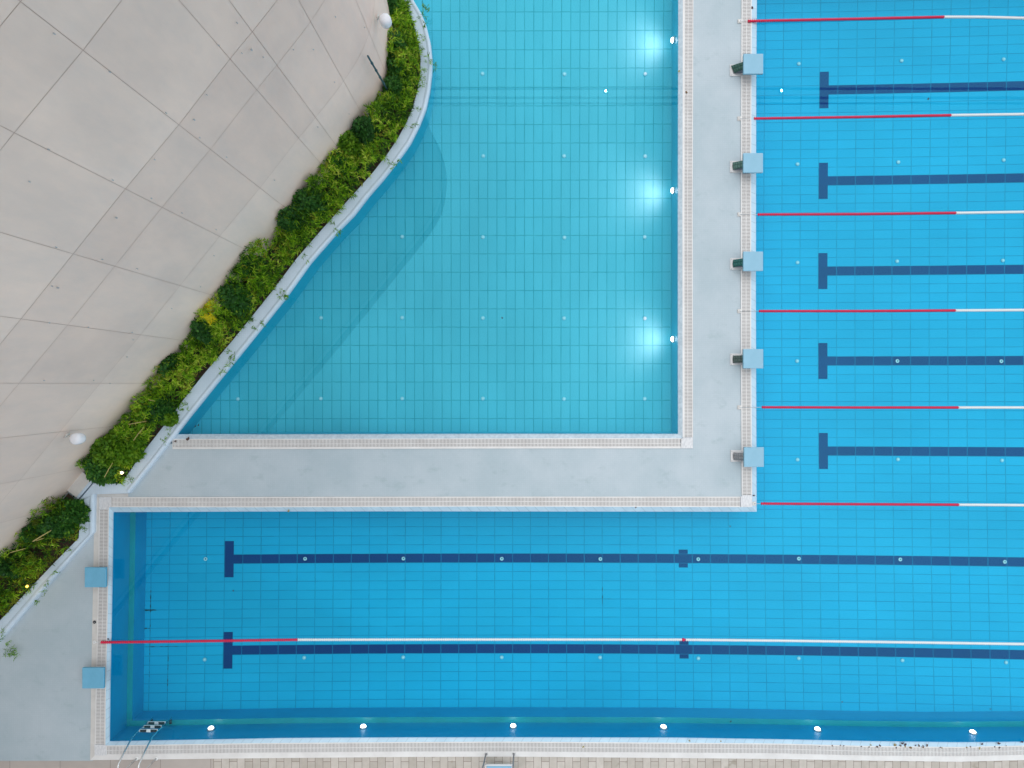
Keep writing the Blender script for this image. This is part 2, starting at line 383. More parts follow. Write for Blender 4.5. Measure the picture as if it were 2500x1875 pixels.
# ------------------------------------------------------------------ measured outlines (photo pixels)
XR, YN = 3133.0, -145.0                                   # far ends of the big pool
W_isl_r = [(1848, YN), (1848, 0), (1846.5, 200), (1846, 500), (1845.5, 700), (1846, 850), (1847.5, 1249.5)]
C_isl_r = [(1835.5, YN), (1835.5, 0), (1834, 400), (1834, 850), (1836.5, 1238)]
G_isl_r = [(1810.5, YN), (1810.5, 0), (1809, 400), (1809, 850), (1811, 1212.5)]
W_isl_b = [(279, 1250.5), (600, 1249), (1000, 1248.5), (1400, 1249), (1847.5, 1249.5)]
C_isl_b = [(266, 1238), (600, 1238.5), (1200, 1236.5), (1836.5, 1238)]
G_isl_b = [(242, 1214), (600, 1213), (1200, 1212.5), (1811, 1212.5)]
W_left = [(279, 1250.5), (277, 1400), (274, 1560), (271.5, 1680), (270, 1808)]
C_left = [(266, 1238), (265, 1350), (263, 1500), (260.5, 1600), (258, 1720), (257.5, 1820)]
G_left = [(242, 1214), (240, 1400), (237, 1550), (233, 1720), (231, 1844)]
O_left = [(230.5, 1206), (228, 1380), (225.5, 1500), (222, 1700), (220, 1856)]
W_bot = [(270, 1808), (700, 1800), (1000, 1798.5), (1250, 1798.2), (1650, 1799), (1900, 1803), (2116, 1807.5), (2338, 1810.3), (2500, 1809), (XR, 1806)]
C_bot = [(257.5, 1820), (600, 1814.5), (1000, 1811.3), (1250, 1810.3), (1900, 1815), (2116, 1821), (2338, 1823.5), (2500, 1820), (XR, 1817)]
G_bot = [(231, 1844), (600, 1840), (1000, 1837), (1250, 1837), (1900, 1841.5), (2116, 1847), (2338, 1849), (2500, 1845), (XR, 1842)]
O_bot = [(220, 1856), (600, 1851.5), (1000, 1848), (1250, 1847.3), (1900, 1853), (2116, 1857), (2338, 1860), (2500, 1855.5), (XR, 1853)]
W_t_r = [(1655, YN), (1655, 0), (1654, 525), (1654, 900), (1654.5, 1058.5)]
C_t_r = [(1667, YN), (1667, 0), (1666, 525), (1666.5, 1070)]
G_t_r = [(1693, YN), (1693, 0), (1691, 500), (1692, 1094.6)]
W_t_b = [(428, 1060), (700, 1059.5), (1200, 1058.3), (1654.5, 1058.5)]
C_t_b = [(421, 1071.5), (600, 1071.5), (1200, 1070.3), (1666.5, 1070)]
G_t_b = [(414, 1096.5), (700, 1096.5), (1200, 1095), (1692, 1094.6)]
CAP_O = [(905, -175), (960, -105), (988, -50), (1010, 0), (1029, 32), (1041, 63), (1051, 104), (1055, 142), (1054, 177), (1049, 221), (1040, 263), (1024, 304),
         (1002, 348), (973, 389), (935, 437), (897, 481), (863, 525), (821.5, 567), (758, 640), (695, 728), (600, 847), (525, 939), (455, 1026), (424, 1066), (373, 1131), (315, 1204)]
CAP_I = [(880, -150), (930, -85), (962, -40), (987, 6), (1003, 40), (1013, 72), (1022, 108), (1027, 145), (1026, 180), (1019, 222), (1008, 262), (992, 300),
         (970, 340), (945, 377), (908, 424), (870, 466), (835, 505), (785, 561), (725, 630), (662, 714), (572, 826), (497, 914), (428, 1001), (398, 1042), (347, 1107), (296, 1181)]
ZC, ZD = .15, .03      # planter cap and deck heights
ZG = .05               # top of the grates

# ------------------------------------------------------------------ floors
def lap_px(n, mm):
    X = n*43.4948601; Y = mm*21.7398056
    u = 1251.5745 + X + 4.58e-4*Y - 1250; v = 1360.49297 + Y - 4.58e-4*X - 937.5
    w = 1 - 1.853e-6*u - 4.496e-6*v; u /= w; v /= w
    r = u*u + v*v; r = min(r, 2.9e6)
    return 1250 + u*(1+1.4895e-8*r), 937.5 + v*(1+1.4895e-8*r)
def teal_px(n, mm):
    u = -36.7 + n*22.32; v = -4.9 + mm*44.63; r = u*u + v*v
    return 1250 + u*(1+1.4895e-8*r), 937.5 + v*(1+1.4895e-8*r)
ZL, ZT = -1.30, -.68
def floor_mesh(name, f, n0, n1, m0, m1, z, material, voff=0.0, step=1, parent=None):
    mb = MB()
    ns = list(np.arange(n0, n1, step)) + [n1]; mms = list(np.arange(m0, m1, step)) + [m1]
    for a, b in zip(ns[:-1], ns[1:]):
        for c, d in zip(mms[:-1], mms[1:]):
            pts = [P(*f(a, d), z), P(*f(b, d), z), P(*f(b, c), z), P(*f(a, c), z)]
            mb.quad(*pts, uv=[(a+500, d+500+voff), (b+500, d+500+voff), (b+500, c+500+voff), (a+500, c+500+voff)])
    return mb.build(name, material, parent)
lap_floor = floor_mesh('lap_pool_floor', lap_px, -24, 42, -72, 20, ZL, M['lap_tile'], .5, 2); tag(lap_floor, kind='structure')
teal_floor = floor_mesh('leisure_pool_floor', teal_px, -36, 20.3, -26, 3.3, ZT, M['teal_tile'], 0, 2); tag(teal_floor, kind='structure')

# lane lines on the floor of the big pool
def marking(rects, label, sub=1.0):
    mb = MB()
    for k, (n0, n1, m0, m1) in enumerate(rects):
        z = ZL + .004
        for a in np.arange(n0, n1 - 1e-6, sub):
            b = min(a+sub, n1)
            pts = [P(*lap_px(a, m1), z), P(*lap_px(b, m1), z), P(*lap_px(b, m0), z), P(*lap_px(a, m0), z)]
            mb.quad(*pts, uv=[(a+500, m1+500.5), (b+500, m1+500.5), (b+500, m0+500.5), (a+500, m0+500.5)])
    o = mb.build('lane_marking', M['lane_tile'], lap_floor); o['label'] = label
h = .98
for k, mm in enumerate((-52, -42, -32, -22, -12)):
    marking([(17, 17.5, mm-2, mm+2), (17.5, 42, mm-h/2, mm+h/2)],
            'dark blue T-shaped lane line, %s from the top right' % ('first', 'second', 'third', 'fourth', 'fifth')[k])
marking([(-16.02, -15.5, -2, 2), (-15.5, 42, -h/2, h/2), (9.25, 9.75, -h/2-.50, -h/2-.03), (9.25, 9.75, h/2+.03, h/2+.50)], 'upper long dark blue lane line in the lower pool')
marking([(-16.02, -15.5, 8, 12), (-15.5, 42, 10-h/2, 10+h/2), (9.25, 9.75, 10-h/2-.50, 10-h/2-.03), (9.25, 9.75, 10+h/2+.03, 10+h/2+.50)], 'lower long dark blue lane line beneath the red and white rope')
# dark mould in the joints near the left wall
mb = MB()
def blot(n0, m0, n1, m1, w):
    k = max(3, int(math.dist((n0*2, m0), (n1*2, m1))*5))
    for i in range(k):
        t = (i+random.random())/k
        if random.random() < .25: continue
        a, b = n0+(n1-n0)*t, m0+(m1-m0)*t
        s = w*.75*(.3+random.random())
        ex = s*(2.2 if m0 == m1 else .7)/2; ey = s*(2.2 if n0 == n1 else .7)
        c = P(*lap_px(a, b), ZL+.006)
        pts = []
        for j in range(7):
            an = 2*math.pi*j/7; rr = .7+.5*random.random()
            pts.append((c[0]+math.cos(an)*ex*.5*rr, c[1]+math.sin(an)*ey*.25*rr, c[2]))
        mb.poly(pts)
for a in [(-20, 2.5, -20, 5.6, .12), (-20, 5.6, -20, 13, .06), (-19, 9.5, -19, 14.5, .09), (-20.6, 5.5, -19.8, 5.5, .16), (-20.6, 7.5, -20, 7.5, .12), (-20.6, 8.5, -20.3, 8.5, .14),
          (-20.2, 9.5, -18.5, 9.5, .10), (-20.7, 4, -20.7, 12, .06), (5, 3.2, 5, 5.6, .09), (5, 4.5, 5.6, 4.5, .05), (20, 4.2, 20, 6.2, .03)]: blot(*a)
o = mb.build('joint_stain', mat('stain', (.0, .09, .14), .8), lap_floor); o['label'] = 'dark stains in the tile joints near the left wall'

# ------------------------------------------------------------------ pool walls
def offset_path(pts, d):
    """shift a 2-D path to its left by d, with mitres"""
    pts = [Vector(p) for p in pts]; out = []
    for i, p in enumerate(pts):
        a = (pts[i]-pts[i-1]).normalized() if i else None
        b = (pts[i+1]-pts[i]).normalized() if i < len(pts)-1 else None
        if a is None: a = b
        if b is None: b = a
        na = Vector((-a.y, a.x)); nb = Vector((-b.y, b.x)); mm = (na+nb).normalized()
        out.append(p + mm*(d/max(.3, mm.dot(na))))
    return out
def wpath(px, z=0.0): return [P(x, y, z)[:2] for x, y in px]
def extrude_profile(mb, path, prof, mats):
    lines = [[(q.x, q.y, z) for q in offset_path(path, off)] for off, z in prof]
    for k, (A, B) in enumerate(zip(lines[:-1], lines[1:])):
        for i in range(len(path)-1): mb.quad(A[i], A[i+1], B[i+1], B[i], m=mats[k])
# outer sides (left wall, bottom wall, far ends) with the resting ledge; the pool lies to the left of this path
outer = wpath(W_left + W_bot[1:] + [(XR, 1000), (XR, YN), (1848, YN)])
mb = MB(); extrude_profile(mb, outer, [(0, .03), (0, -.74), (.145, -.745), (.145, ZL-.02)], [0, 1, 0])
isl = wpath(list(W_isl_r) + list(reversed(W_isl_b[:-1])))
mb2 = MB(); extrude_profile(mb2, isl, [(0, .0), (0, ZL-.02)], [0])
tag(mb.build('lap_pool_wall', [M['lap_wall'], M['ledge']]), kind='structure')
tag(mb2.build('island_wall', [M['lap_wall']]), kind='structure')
cap_o_w = [P(x, y, ZC)[:2] for x, y in CAP_O]
tb = [P(x, y, 0)[:2] for x, y in W_t_b]; trr = [P(x, y, 0)[:2] for x, y in W_t_r]
k_end = 24   # CAP_O up to (424,1066): the pool corner
corner = cap_o_w[23]
mb = MB()
teal_outline = [Vector(p) for p in cap_o_w[:24]] + [Vector(p) for p in tb[1:]] + [Vector(p) for p in reversed(trr[:-1])]
pth = [tuple(p) for p in teal_outline]
mb.m_ = 0
for a, b in zip(pth[:-1], pth[1:]):
    mb.quad((a[0], a[1], 0.02), (b[0], b[1], 0.02), (b[0], b[1], ZT-.02), (a[0], a[1], ZT-.02))
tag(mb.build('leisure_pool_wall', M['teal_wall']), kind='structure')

# ------------------------------------------------------------------ water
def sheet(name, pts, z, material, kind='structure', parent=None):
    me = bpy.data.meshes.new(name); v3 = [Vector((p[0], p[1], z)) for p in pts]
    tris = []
    for a, b, c in tessellate_polygon([v3]):
        cr = (v3[b]-v3[a]).cross(v3[c]-v3[a]).z
        if abs(cr) > 1e-9: tris.append((a, b, c) if cr > 0 else (a, c, b))
    me.from_pydata([tuple(v) for v in v3], [], tris); me.update(); me.materials.append(material)
    o = bpy.data.objects.new(name, me); col.objects.link(o); o.parent = parent
    if kind: o['kind'] = kind
    return o
lap_out = outer[:] + wpath(W_isl_r)[1:] + wpath(list(reversed(W_isl_b))[1:-1])
sheet('lap_pool_water', lap_out, 0.0, M['water'])
sheet('leisure_pool_water', pth, 0.0, M['water'])

# ------------------------------------------------------------------ decks, paving, ground
def psheet(name, px, z, material, **k): return sheet(name, [P(x, y, z)[:2] for x, y in px], z, material, **k)
psheet('island_deck', [(1680, -260), (1824, -260), (1824, 1226), (243, 1226), (236, 1195), (300, 1195), (405, 1083), (1680, 1083)], ZD, M['deck'])
psheet('corner_deck', [(236, 1190), (244, 1230), (240, 1850), (226, 1857.5), (-700, 1857.5), (-700, 1500), (-300, 1190)], ZD, M['deck'])
psheet('paving', [(519, 1845), (1900, 1845), (2338, 1852), (XR+400, 1850), (XR+400, 2350), (519, 2350)], ZD-.004, M['pavers'])
psheet('slab_path', [(519, 1845), (519, 2350), (-700, 2350), (-700, 1850)], ZD-.008, M['slabs'])
psheet('far_deck', [(XR-4, YN), (XR+400, YN), (XR+400, 1850), (XR-4, 1845)], ZD-.002, M['deck'])
psheet('north_deck', [(860, YN-120), (1824, YN-120), (1824, YN+8), (XR-4, YN+8), (XR-4, YN-500), (860, YN-500)], ZD-.005, M['deck'])
gm = mat('ground_concrete', (.35, .33, .31), .9); setcol(gm, mottle(gm, (.30, .29, .27), (.38, .36, .34), .3, 6))
g = MB(); g.quad((-300, -300, -1.75), (300, -300, -1.75), (300, 300, -1.75), (-300, 300, -1.75)); tag(g.build('ground', gm), kind='structure')

# sloping pool edges between grate and water
def edge_strip(name, A, B, za, zb, material, pitch=.25, n=None, parent=None, kind='structure'):
    A = [P(x, y, za) for x, y in A]; B = [P(x, y, zb) for x, y in B]
    n = n or max(2, int(len(dens([a[:2] for a in A], .5))))
    a, la = resample(A, n); b, lb = resample(B, n)
    mb = MB(); 
    for i in range(n-1):
        u0, u1 = la*i/(n-1)/pitch, la*(i+1)/(n-1)/pitch
        mb.quad(a[i], a[i+1], b[i+1], b[i], uv=[(u0, 0), (u1, 0), (u1, 1), (u0, 1)])
    o = mb.build(name, material, parent)
    if kind: o['kind'] = kind
    return o
edge_strip('pool_edge', C_isl_r, W_isl_r, ZG+.002, -.004, M['coping'], .25, 40)
edge_strip('pool_edge', C_isl_b, W_isl_b, ZG+.002, -.004, M['coping'], .25, 40)
edge_strip('pool_edge', C_left, W_left, ZG+.002, -.004, M['coping'], .25, 20)
edge_strip('pool_edge', C_bot, W_bot, ZG+.002, -.004, M['coping'], .25, 60)
edge_strip('pool_edge', C_t_r, W_t_r, ZG+.002, -.004, M['mosaic_edge'], .25, 30)
edge_strip('pool_edge', C_t_b, W_t_b, ZG+.002, -.004, M['mosaic_edge'], .25, 30)
# plain borders behind the grates
edge_strip('gutter_border', O_bot, G_bot, ZD+.012, ZD+.014, M['white'], .25, 60)
edge_strip('gutter_border', O_left, G_left, ZD+.010, ZD+.012, M['strip'], .25, 20)
edge_strip('gutter_border', [(231, 1206), (313, 1205)], [(243, 1213.5), (313, 1213)], ZD+.008, ZD+.010, M['strip'], .25, 4)

# ------------------------------------------------------------------ overflow grates: real slats over a dark trough
def grate(label, A, B, rails=(.10, .10)):
    t = thing('overflow_grate', label, 'grate', group='white overflow grates round the pools')
    n = 60
    a, la = resample([P(x, y, ZG) for x, y in A], n); b, lb = resample([P(x, y, ZG) for x, y in B], n)
    tr_ = MB(); sl = MB()
    for i in range(n-1):
        q = [a[i], a[i+1], b[i+1], b[i]]; tr_.quad(*[(p[0], p[1], ZD+.004) for p in q])
    cnt = int(la/.036)
    tt = np.linspace(0, 1, cnt*2+1); idx = np.linspace(0, 1, n)
    pa = np.stack([np.interp(tt, idx, a[:, k]) for k in range(3)], 1); pb = np.stack([np.interp(tt, idx, b[:, k]) for k in range(3)], 1)
    for i in range(cnt):
        p0, p1 = pa[2*i], pa[2*i+1]; q0, q1 = pb[2*i], pb[2*i+1]
        p1 = p0+(p1-p0)*1.22; q1 = q0+(q1-q0)*1.22
        top = [p0, p1, q1, q0]; sl.quad(*top)
        for u, v in ((0, 3), (2, 1)):
            x, y = top[u], top[v]; sl.quad(x, y, (y[0], y[1], ZD+.006), (x[0], x[1], ZD+.006))
    for lo, hi in ((0, rails[0]), (.47, .53), (1-rails[1], 1)):
        for i in range(n-1):
            c = [a[i]+(b[i]-a[i])*lo, a[i+1]+(b[i+1]-a[i+1])*lo, a[i+1]+(b[i+1]-a[i+1])*hi, a[i]+(b[i]-a[i])*hi]
            c = [(p[0], p[1], ZG+.002) for p in c]; sl.quad(*c)
            sl.quad(c[1], c[0], (c[0][0], c[0][1], ZD+.006), (c[1][0], c[1][1], ZD+.006))
    tr_.build('trough', M['trough'], t); sl.build('slats', M['white'], t)
    return t
def cut(pl, ax, lo, hi):
    f = (lambda v: (v, yat(pl, v))) if ax == 0 else (lambda v: (xat(pl, v), v))
    inner_ = [p for p in pl if lo < p[ax] < hi]
    return [f(lo)] + inner_ + [f(hi)]
g1 = grate('vertical white grate in front of the five starting blocks', cut(G_isl_r, 1, YN, 1208), cut(C_isl_r, 1, YN, 1208))
g2 = grate('long white grate between the grey deck and the lower pool', cut(G_isl_b, 0, 272, 1807), cut(C_isl_b, 0, 272, 1807))
g3 = grate('short vertical white grate beside the two left starting blocks', cut(G_left, 1, 1244, 1817), cut(C_left, 1, 1244, 1817))
g4 = grate('white grate along the bottom of the picture under the ladder', cut(G_bot, 0, 260, XR-1), cut(C_bot, 0, 260, XR-1))
g5 = grate('vertical white grate along the right side of the turquoise pool', cut(G_t_r, 1, YN, 1067), cut(C_t_r, 1, YN, 1067), (.08, .2))
g6 = grate('white grate along the bottom side of the turquoise pool', cut(G_t_b, 0, 421, 1662), cut(C_t_b, 0, 421, 1662), (.2, .08))
def plate(par, px):
    mb = MB(); top = [P(x, y, ZG+.004) for x, y in px]; mb.poly(top)
    for a, b in zip(top, top[1:]+top[:1]): mb.quad(b, a, (a[0], a[1], ZD), (b[0], b[1], ZD))
    mb.build('corner_plate', M['plate'], par)
plate(g2, [(242, 1214), (271, 1213.5), (271, 1238), (266, 1239), (266, 1243.5), (242, 1243.5)])
plate(g1, [(1808, 1238), (1808, 1212), (1812, 1212), (1812, 1208.5), (1836, 1208.5), (1836.5, 1238)])
plate(g3, [(230.5, 1817.5), (257.5, 1817.5), (257.5, 1820), (260, 1820), (260, 1844), (231, 1844.5)])
plate(g5, [(1663, 1094.6), (1663, 1070.5), (1667, 1070.5), (1667, 1067.5), (1692, 1067.5), (1692, 1094.6)])

# ------------------------------------------------------------------ planter
planter = thing('planter', 'long curved planter wall with pale blue-grey mosaic cap between facade and pool', 'planter')
def cap_strip(mb, O, I, z, zlow, w=.05):
    """rounded cap: a flat top with a bull-nose on the outer side"""
    n = len(O)
    Ow = [Vector(P(x, y, z)) for x, y in O]; Iw = [Vector(P(x, y, z)) for x, y in I]
    for i in range(n-1):
        rows = []
        for o_, i_ in ((Ow[i], Iw[i]), (Ow[i+1], Iw[i+1])):
            d = (o_-i_); ln = d.length; d = d/max(ln, 1e-6)
            r = min(w, ln*.4); prof = [(0, -.08), (0, 0), (ln-r*2.2, 0), (ln-r*1.9, .012), (ln-r*1.2, .022), (ln-r*.5, .012), (ln-r*.12, -.02), (ln, -.05), (ln, zlow-z)]
            rows.append([i_ + d*a + Vector((0, 0, b)) for a, b in prof])
        for k in range(len(rows[0])-1): mb.quad(rows[0][k], rows[0][k+1], rows[1][k+1], rows[1][k])
mb = MB()
O2 = dens(CAP_O, 1e9); cap_strip(mb, CAP_O, CAP_I, ZC, -.01)
mb.build('planter_cap', M['cap'], planter, smooth=True)
mb = MB()
O_B = [(230, 1206), (229, 1255), (228.5, 1300), (170, 1367), (105, 1441), (52, 1503), (0, 1563), (-150, 1735)]
I_B = [(196, 1222), (196, 1265), (192, 1314), (140, 1366), (84, 1425), (30, 1483), (-24, 1540), (-190, 1712)]
cap_strip(mb, O_B, I_B, ZC, ZD-.01, .06)
mb.build('planter_cap', M['cap'], planter, smooth=True)

mb = MB()
pl = [P(x, y, ZC) for x, y in [(296, 1181), (228, 1180), (194, 1221), (196, 1224), (230, 1206.5), (315, 1204.5)]]
mb.poly(list(reversed(pl)))
for a, b in zip(pl, pl[1:]+pl[:1]): mb.quad(a, b, (b[0], b[1], ZD-.01), (a[0], a[1], ZD-.01))
pl = [P(x, y, ZC-.005) for x, y in [(221, 1172), (186, 1213), (190, 1219), (225, 1178)]]
mb.poly(list(reversed(pl)))
for a, b in zip(pl, pl[1:]+pl[:1]): mb.quad(a, b, (b[0], b[1], ZD-.01), (a[0], a[1], ZD-.01))
mb.build('planter_cap', M['cap'], planter)
psheet('wall_plinth', [(200, 1150), (160, 1195), (186, 1214), (222, 1172)], ZC+.01, M['strip'])

# ------------------------------------------------------------------ the curved building (its facade is seen steeply from above)
WALL = [(-20.35, -13.42), (-14.6, -6.52), (-8.35, .976), (-6.50, 3.28), (-5.60, 4.36), (-4.74, 5.465), (-4.28, 6.03), (-3.75, 6.72), (-3.36, 7.35), (-3.14, 7.95),
        (-3.05, 8.6), (-3.06, 9.3), (-3.25, 10.1), (-3.75, 11.1), (-4.6, 12.2), (-6.2, 13.8)]
def catmull(pts, k=6):
    out = []
    for i in range(len(pts)-1):
        p0 = pts[max(i-1, 0)]; p1 = pts[i]; p2 = pts[i+1]; p3 = pts[min(i+2, len(pts)-1)]
        for j in range(k):
            t = j/k
            out.append(tuple(.5*((2*p1[c]) + (-p0[c]+p2[c])*t + (2*p0[c]-5*p1[c]+4*p2[c]-p3[c])*t*t + (-p0[c]+3*p1[c]-3*p2[c]+p3[c])*t**3) for c in (0, 1)))
    return out + [tuple(pts[-1])]
WALL = WALL[:4] + catmull(WALL[4:])
WV = [Vector(p) for p in WALL]
_d = np.r_[0, np.cumsum([ (b-a).length for a, b in zip(WV[:-1], WV[1:]) ])]
def wall_at(s, off=0.0):
    x = float(np.interp(s, _d, [p[0] for p in WALL])); y = float(np.interp(s, _d, [p[1] for p in WALL]))
    e = .08
    x2 = float(np.interp(s+e, _d, [p[0] for p in WALL])); y2 = float(np.interp(s+e, _d, [p[1] for p in WALL]))
    x1 = float(np.interp(s-e, _d, [p[0] for p in WALL])); y1 = float(np.interp(s-e, _d, [p[1] for p in WALL]))
    t = Vector((x2-x1, y2-y1)).normalized(); nrm = Vector((t.y, -t.x))      # towards the pools
    return Vector((x, y)) + nrm*off, nrm
def s_of(x, y):
    best = min(np.arange(0, _d[-1], .01), key=lambda s: (wall_at(s)[0]-Vector((x, y))).length); return float(best)
sA = s_of(-5.60, 4.36)
nodes = [sA + 1.4*k for k in range(-14, 2)] + [s_of(-4.38, 5.93), s_of(-3.73, 6.72), s_of(-3.18, 7.8), s_of(-3.05, 9.1), s_of(-3.5, 10.6), s_of(-4.5, 12.1)]
nodes = [s for s in nodes if s > 0]
bld = thing('building', 'curved building with beige cladding panels rising beside the planter', 'building')
ZB = [-.1, 2.55, 5.04, 6.24, 8.8, 9.93, 11.3]
mb = MB()
for i in range(len(WALL)-1): mb.quad((*WALL[i], -1.8), (*WALL[i+1], -1.8), (*WALL[i+1], 12.3), (*WALL[i], 12.3))
back = [(-30, 18), (-30, -18)]
ring = WALL + back
for a, b in ((WALL[-1], back[0]), (back[0], back[1]), (back[1], WALL[0])): mb.quad((*a, -1.8), (*b, -1.8), (*b, 12.3), (*a, 12.3))
mb.build('wall', M['joint'], bld)
sheet('roof', ring, 12.3, M['stone_light'], kind=None, parent=bld)
mb = MB(); rt = random.Random(3)
ext = [nodes[0]-1.4] + nodes + [_d[-1]-.3]
ext = [max(.2, e) for e in ext]
for bi, (z0, z1) in enumerate(zip(ZB[:-1], ZB[1:])):
    for s0, s1 in zip(ext[:-1], ext[1:]):
        if s1-s0 < .1: continue
        tone = {0: .5, 1: .10, 2: .2, 3: .70, 4: .75, 5: .65, 6: .9}[bi] + rt.uniform(-.24, .24)
        g = .003 if bi in (1, 4) else .005
        gv = .004
        ss = [s0+gv] + [q for q in _d if s0+gv+.01 < q < s1-gv-.01] + [s1-gv]
        for a, b in zip(ss[:-1], ss[1:]):
            pa, pb = wall_at(a, .012)[0], wall_at(b, .012)[0]
            mb.quad((pa.x, pa.y, z0+g), (pb.x, pb.y, z0+g), (pb.x, pb.y, z1-g), (pa.x, pa.y, z1-g), t=max(.01, tone))
mb.build('cladding', M['panel'], bld)
mb = MB()
for a, b in zip(np.linspace(.3, _d[-1]-.4, 80)[:-1], np.linspace(.3, _d[-1]-.4, 80)[1:]):
    A0, A1, B0, B1 = wall_at(a, -.3)[0], wall_at(a, .16)[0], wall_at(b, -.3)[0], wall_at(b, .16)[0]
    mb.quad((*A1, 12.32), (*B1, 12.32), (*B1, 12.48), (*A1, 12.48)); mb.quad((*A1, 12.48), (*B1, 12.48), (*B0, 12.48), (*A0, 12.48)); mb.quad((*A0, 12.32), (*B0, 12.32), (*B1, 12.32), (*A1, 12.32))
mb.build('parapet', M['stone_light'], bld)
mw, md = MB(), MB()
for a, b in zip(np.linspace(.3, _d[-1]-.4, 120)[:-1], np.linspace(.3, _d[-1]-.4, 120)[1:]):
    A, B = wall_at(a, .05)[0], wall_at(b, .05)[0]; mw.quad((*A, 11.32), (*B, 11.32), (*B, 11.85), (*A, 11.85))
    mw.quad((*A, 11.85), (*B, 11.85), (*wall_at(b, 0)[0], 11.85), (*wall_at(a, 0)[0], 11.85))
    A, B = wall_at(a, .02)[0], wall_at(b, .02)[0]; md.quad((*A, 11.86), (*B, 11.86), (*B, 12.31), (*A, 12.31))
mw.build('fascia', M['rope_white'], bld); md.build('glazing_band', M['grey'], bld)
# small dark fixings in the panels
def on_wall(px, py):
    """the height at which the facade is seen at this photo position"""
    best = None
    for z in np.arange(.3, 11, .05):
        q = Vector(P(px, py, z)[:2])
        s = np.interp(q.y, [p[1] for p in WALL], _d) if True else 0
        p = Vector((float(np.interp(q.y, [p[1] for p in WALL], [p[0] for p in WALL])), q.y))
        e = abs(q.x-p.x)
        if best is None or e < best[0]: best = (e, z, float(s))
    return best[1], best[2]
for px, py in [(130, 76), (260, 170), (399, 271), (108, 359), (267, 435), (471, 288), (529, 106), (501, 227), (607, 117), (583, 125), (374, 385), (482, 332), (546, 380), (363, 480), (438, 516),
               (523, 557), (278, 527), (132, 599), (242, 629), (328, 652), (135, 698), (121, 694), (415, 750), (520, 621), (712, 117), (759, 117), (886, 65), (812, 197), (640, 135), (848, 275), (113, 784), (212, 795), (320, 826), (264, 933),
               (307, 868), (153, 1064), (66, 438), (573, 51), (813, 38), (772, 307), (667, 437), (485, 697), (224, 925), (103, 925), (318, 808)]:
    z, s = on_wall(px, py); p, nr = wall_at(s, .05); tgt = Vector((nr.y, -nr.x))
    rot = Matrix(((tgt.x, nr.x, 0), (tgt.y, nr.y, 0), (0, 0, 1)))
    big = (px, py) in ((471, 288), (607, 117), (278, 527), (135, 698))
    anch = MB(); anch.box((p.x, p.y, z), (.008*(1.5 if big else 1), .008, .016*(1.6 if big else 1)), rot); anch.build('panel_fixing', M['steel_dull'], bld)

# wall lanterns on curved brackets
def lantern(px, py, z, label, root):
    q = P(px, py, z); c = Vector(q)
    rp = P(root[0], root[1], 2.2); s = s_of(rp[0], rp[1]); wp, nr = wall_at(s, .012)
    t = thing('wall_lantern', label, 'wall lamp', tuple((wp.x, wp.y, 2.2)), group='white globe lanterns on the facade')
    o = Vector((wp.x, wp.y, 2.2)); d = Vector((c.x, c.y, z)) - o
    n3 = Vector((nr.x, nr.y, 0)); mb = MB(); mb.ring([n3*0.0, n3*.03], [.06, .055], 14); mb.ring([n3*.02, n3*.10+Vector((0, 0, .02)), (n3*.12+d*.3), d*.75+Vector((0, 0, -.16)), d+Vector((0, 0, -.15))], .022, 10)
    mb.build('bracket', M['cream'], t, smooth=True)
    mb = MB(); mb.lathe(tuple(d), [(.03, -.16), (.085, -.155), (.118, -.13), (.132, -.08), (.134, .03), (.124, .09), (.095, .125), (.05, .14), (.015, .143)], 28)
    mb.build('globe', M['opal'], t, smooth=True)
    mb = MB(); mb.lathe((d.x, d.y, .140), [(.03, 0), (.03, .02), (.012, .03)], 16); mb.build('cap', M['opal'], t, smooth=True)
lantern(941, 50, 2.4, 'white globe lantern at the top, above the curve of the planter', (920, 42))
lantern(189, 1071, 2.4, 'white globe lantern at the lower left, above the big leafy bush', (169, 1066))

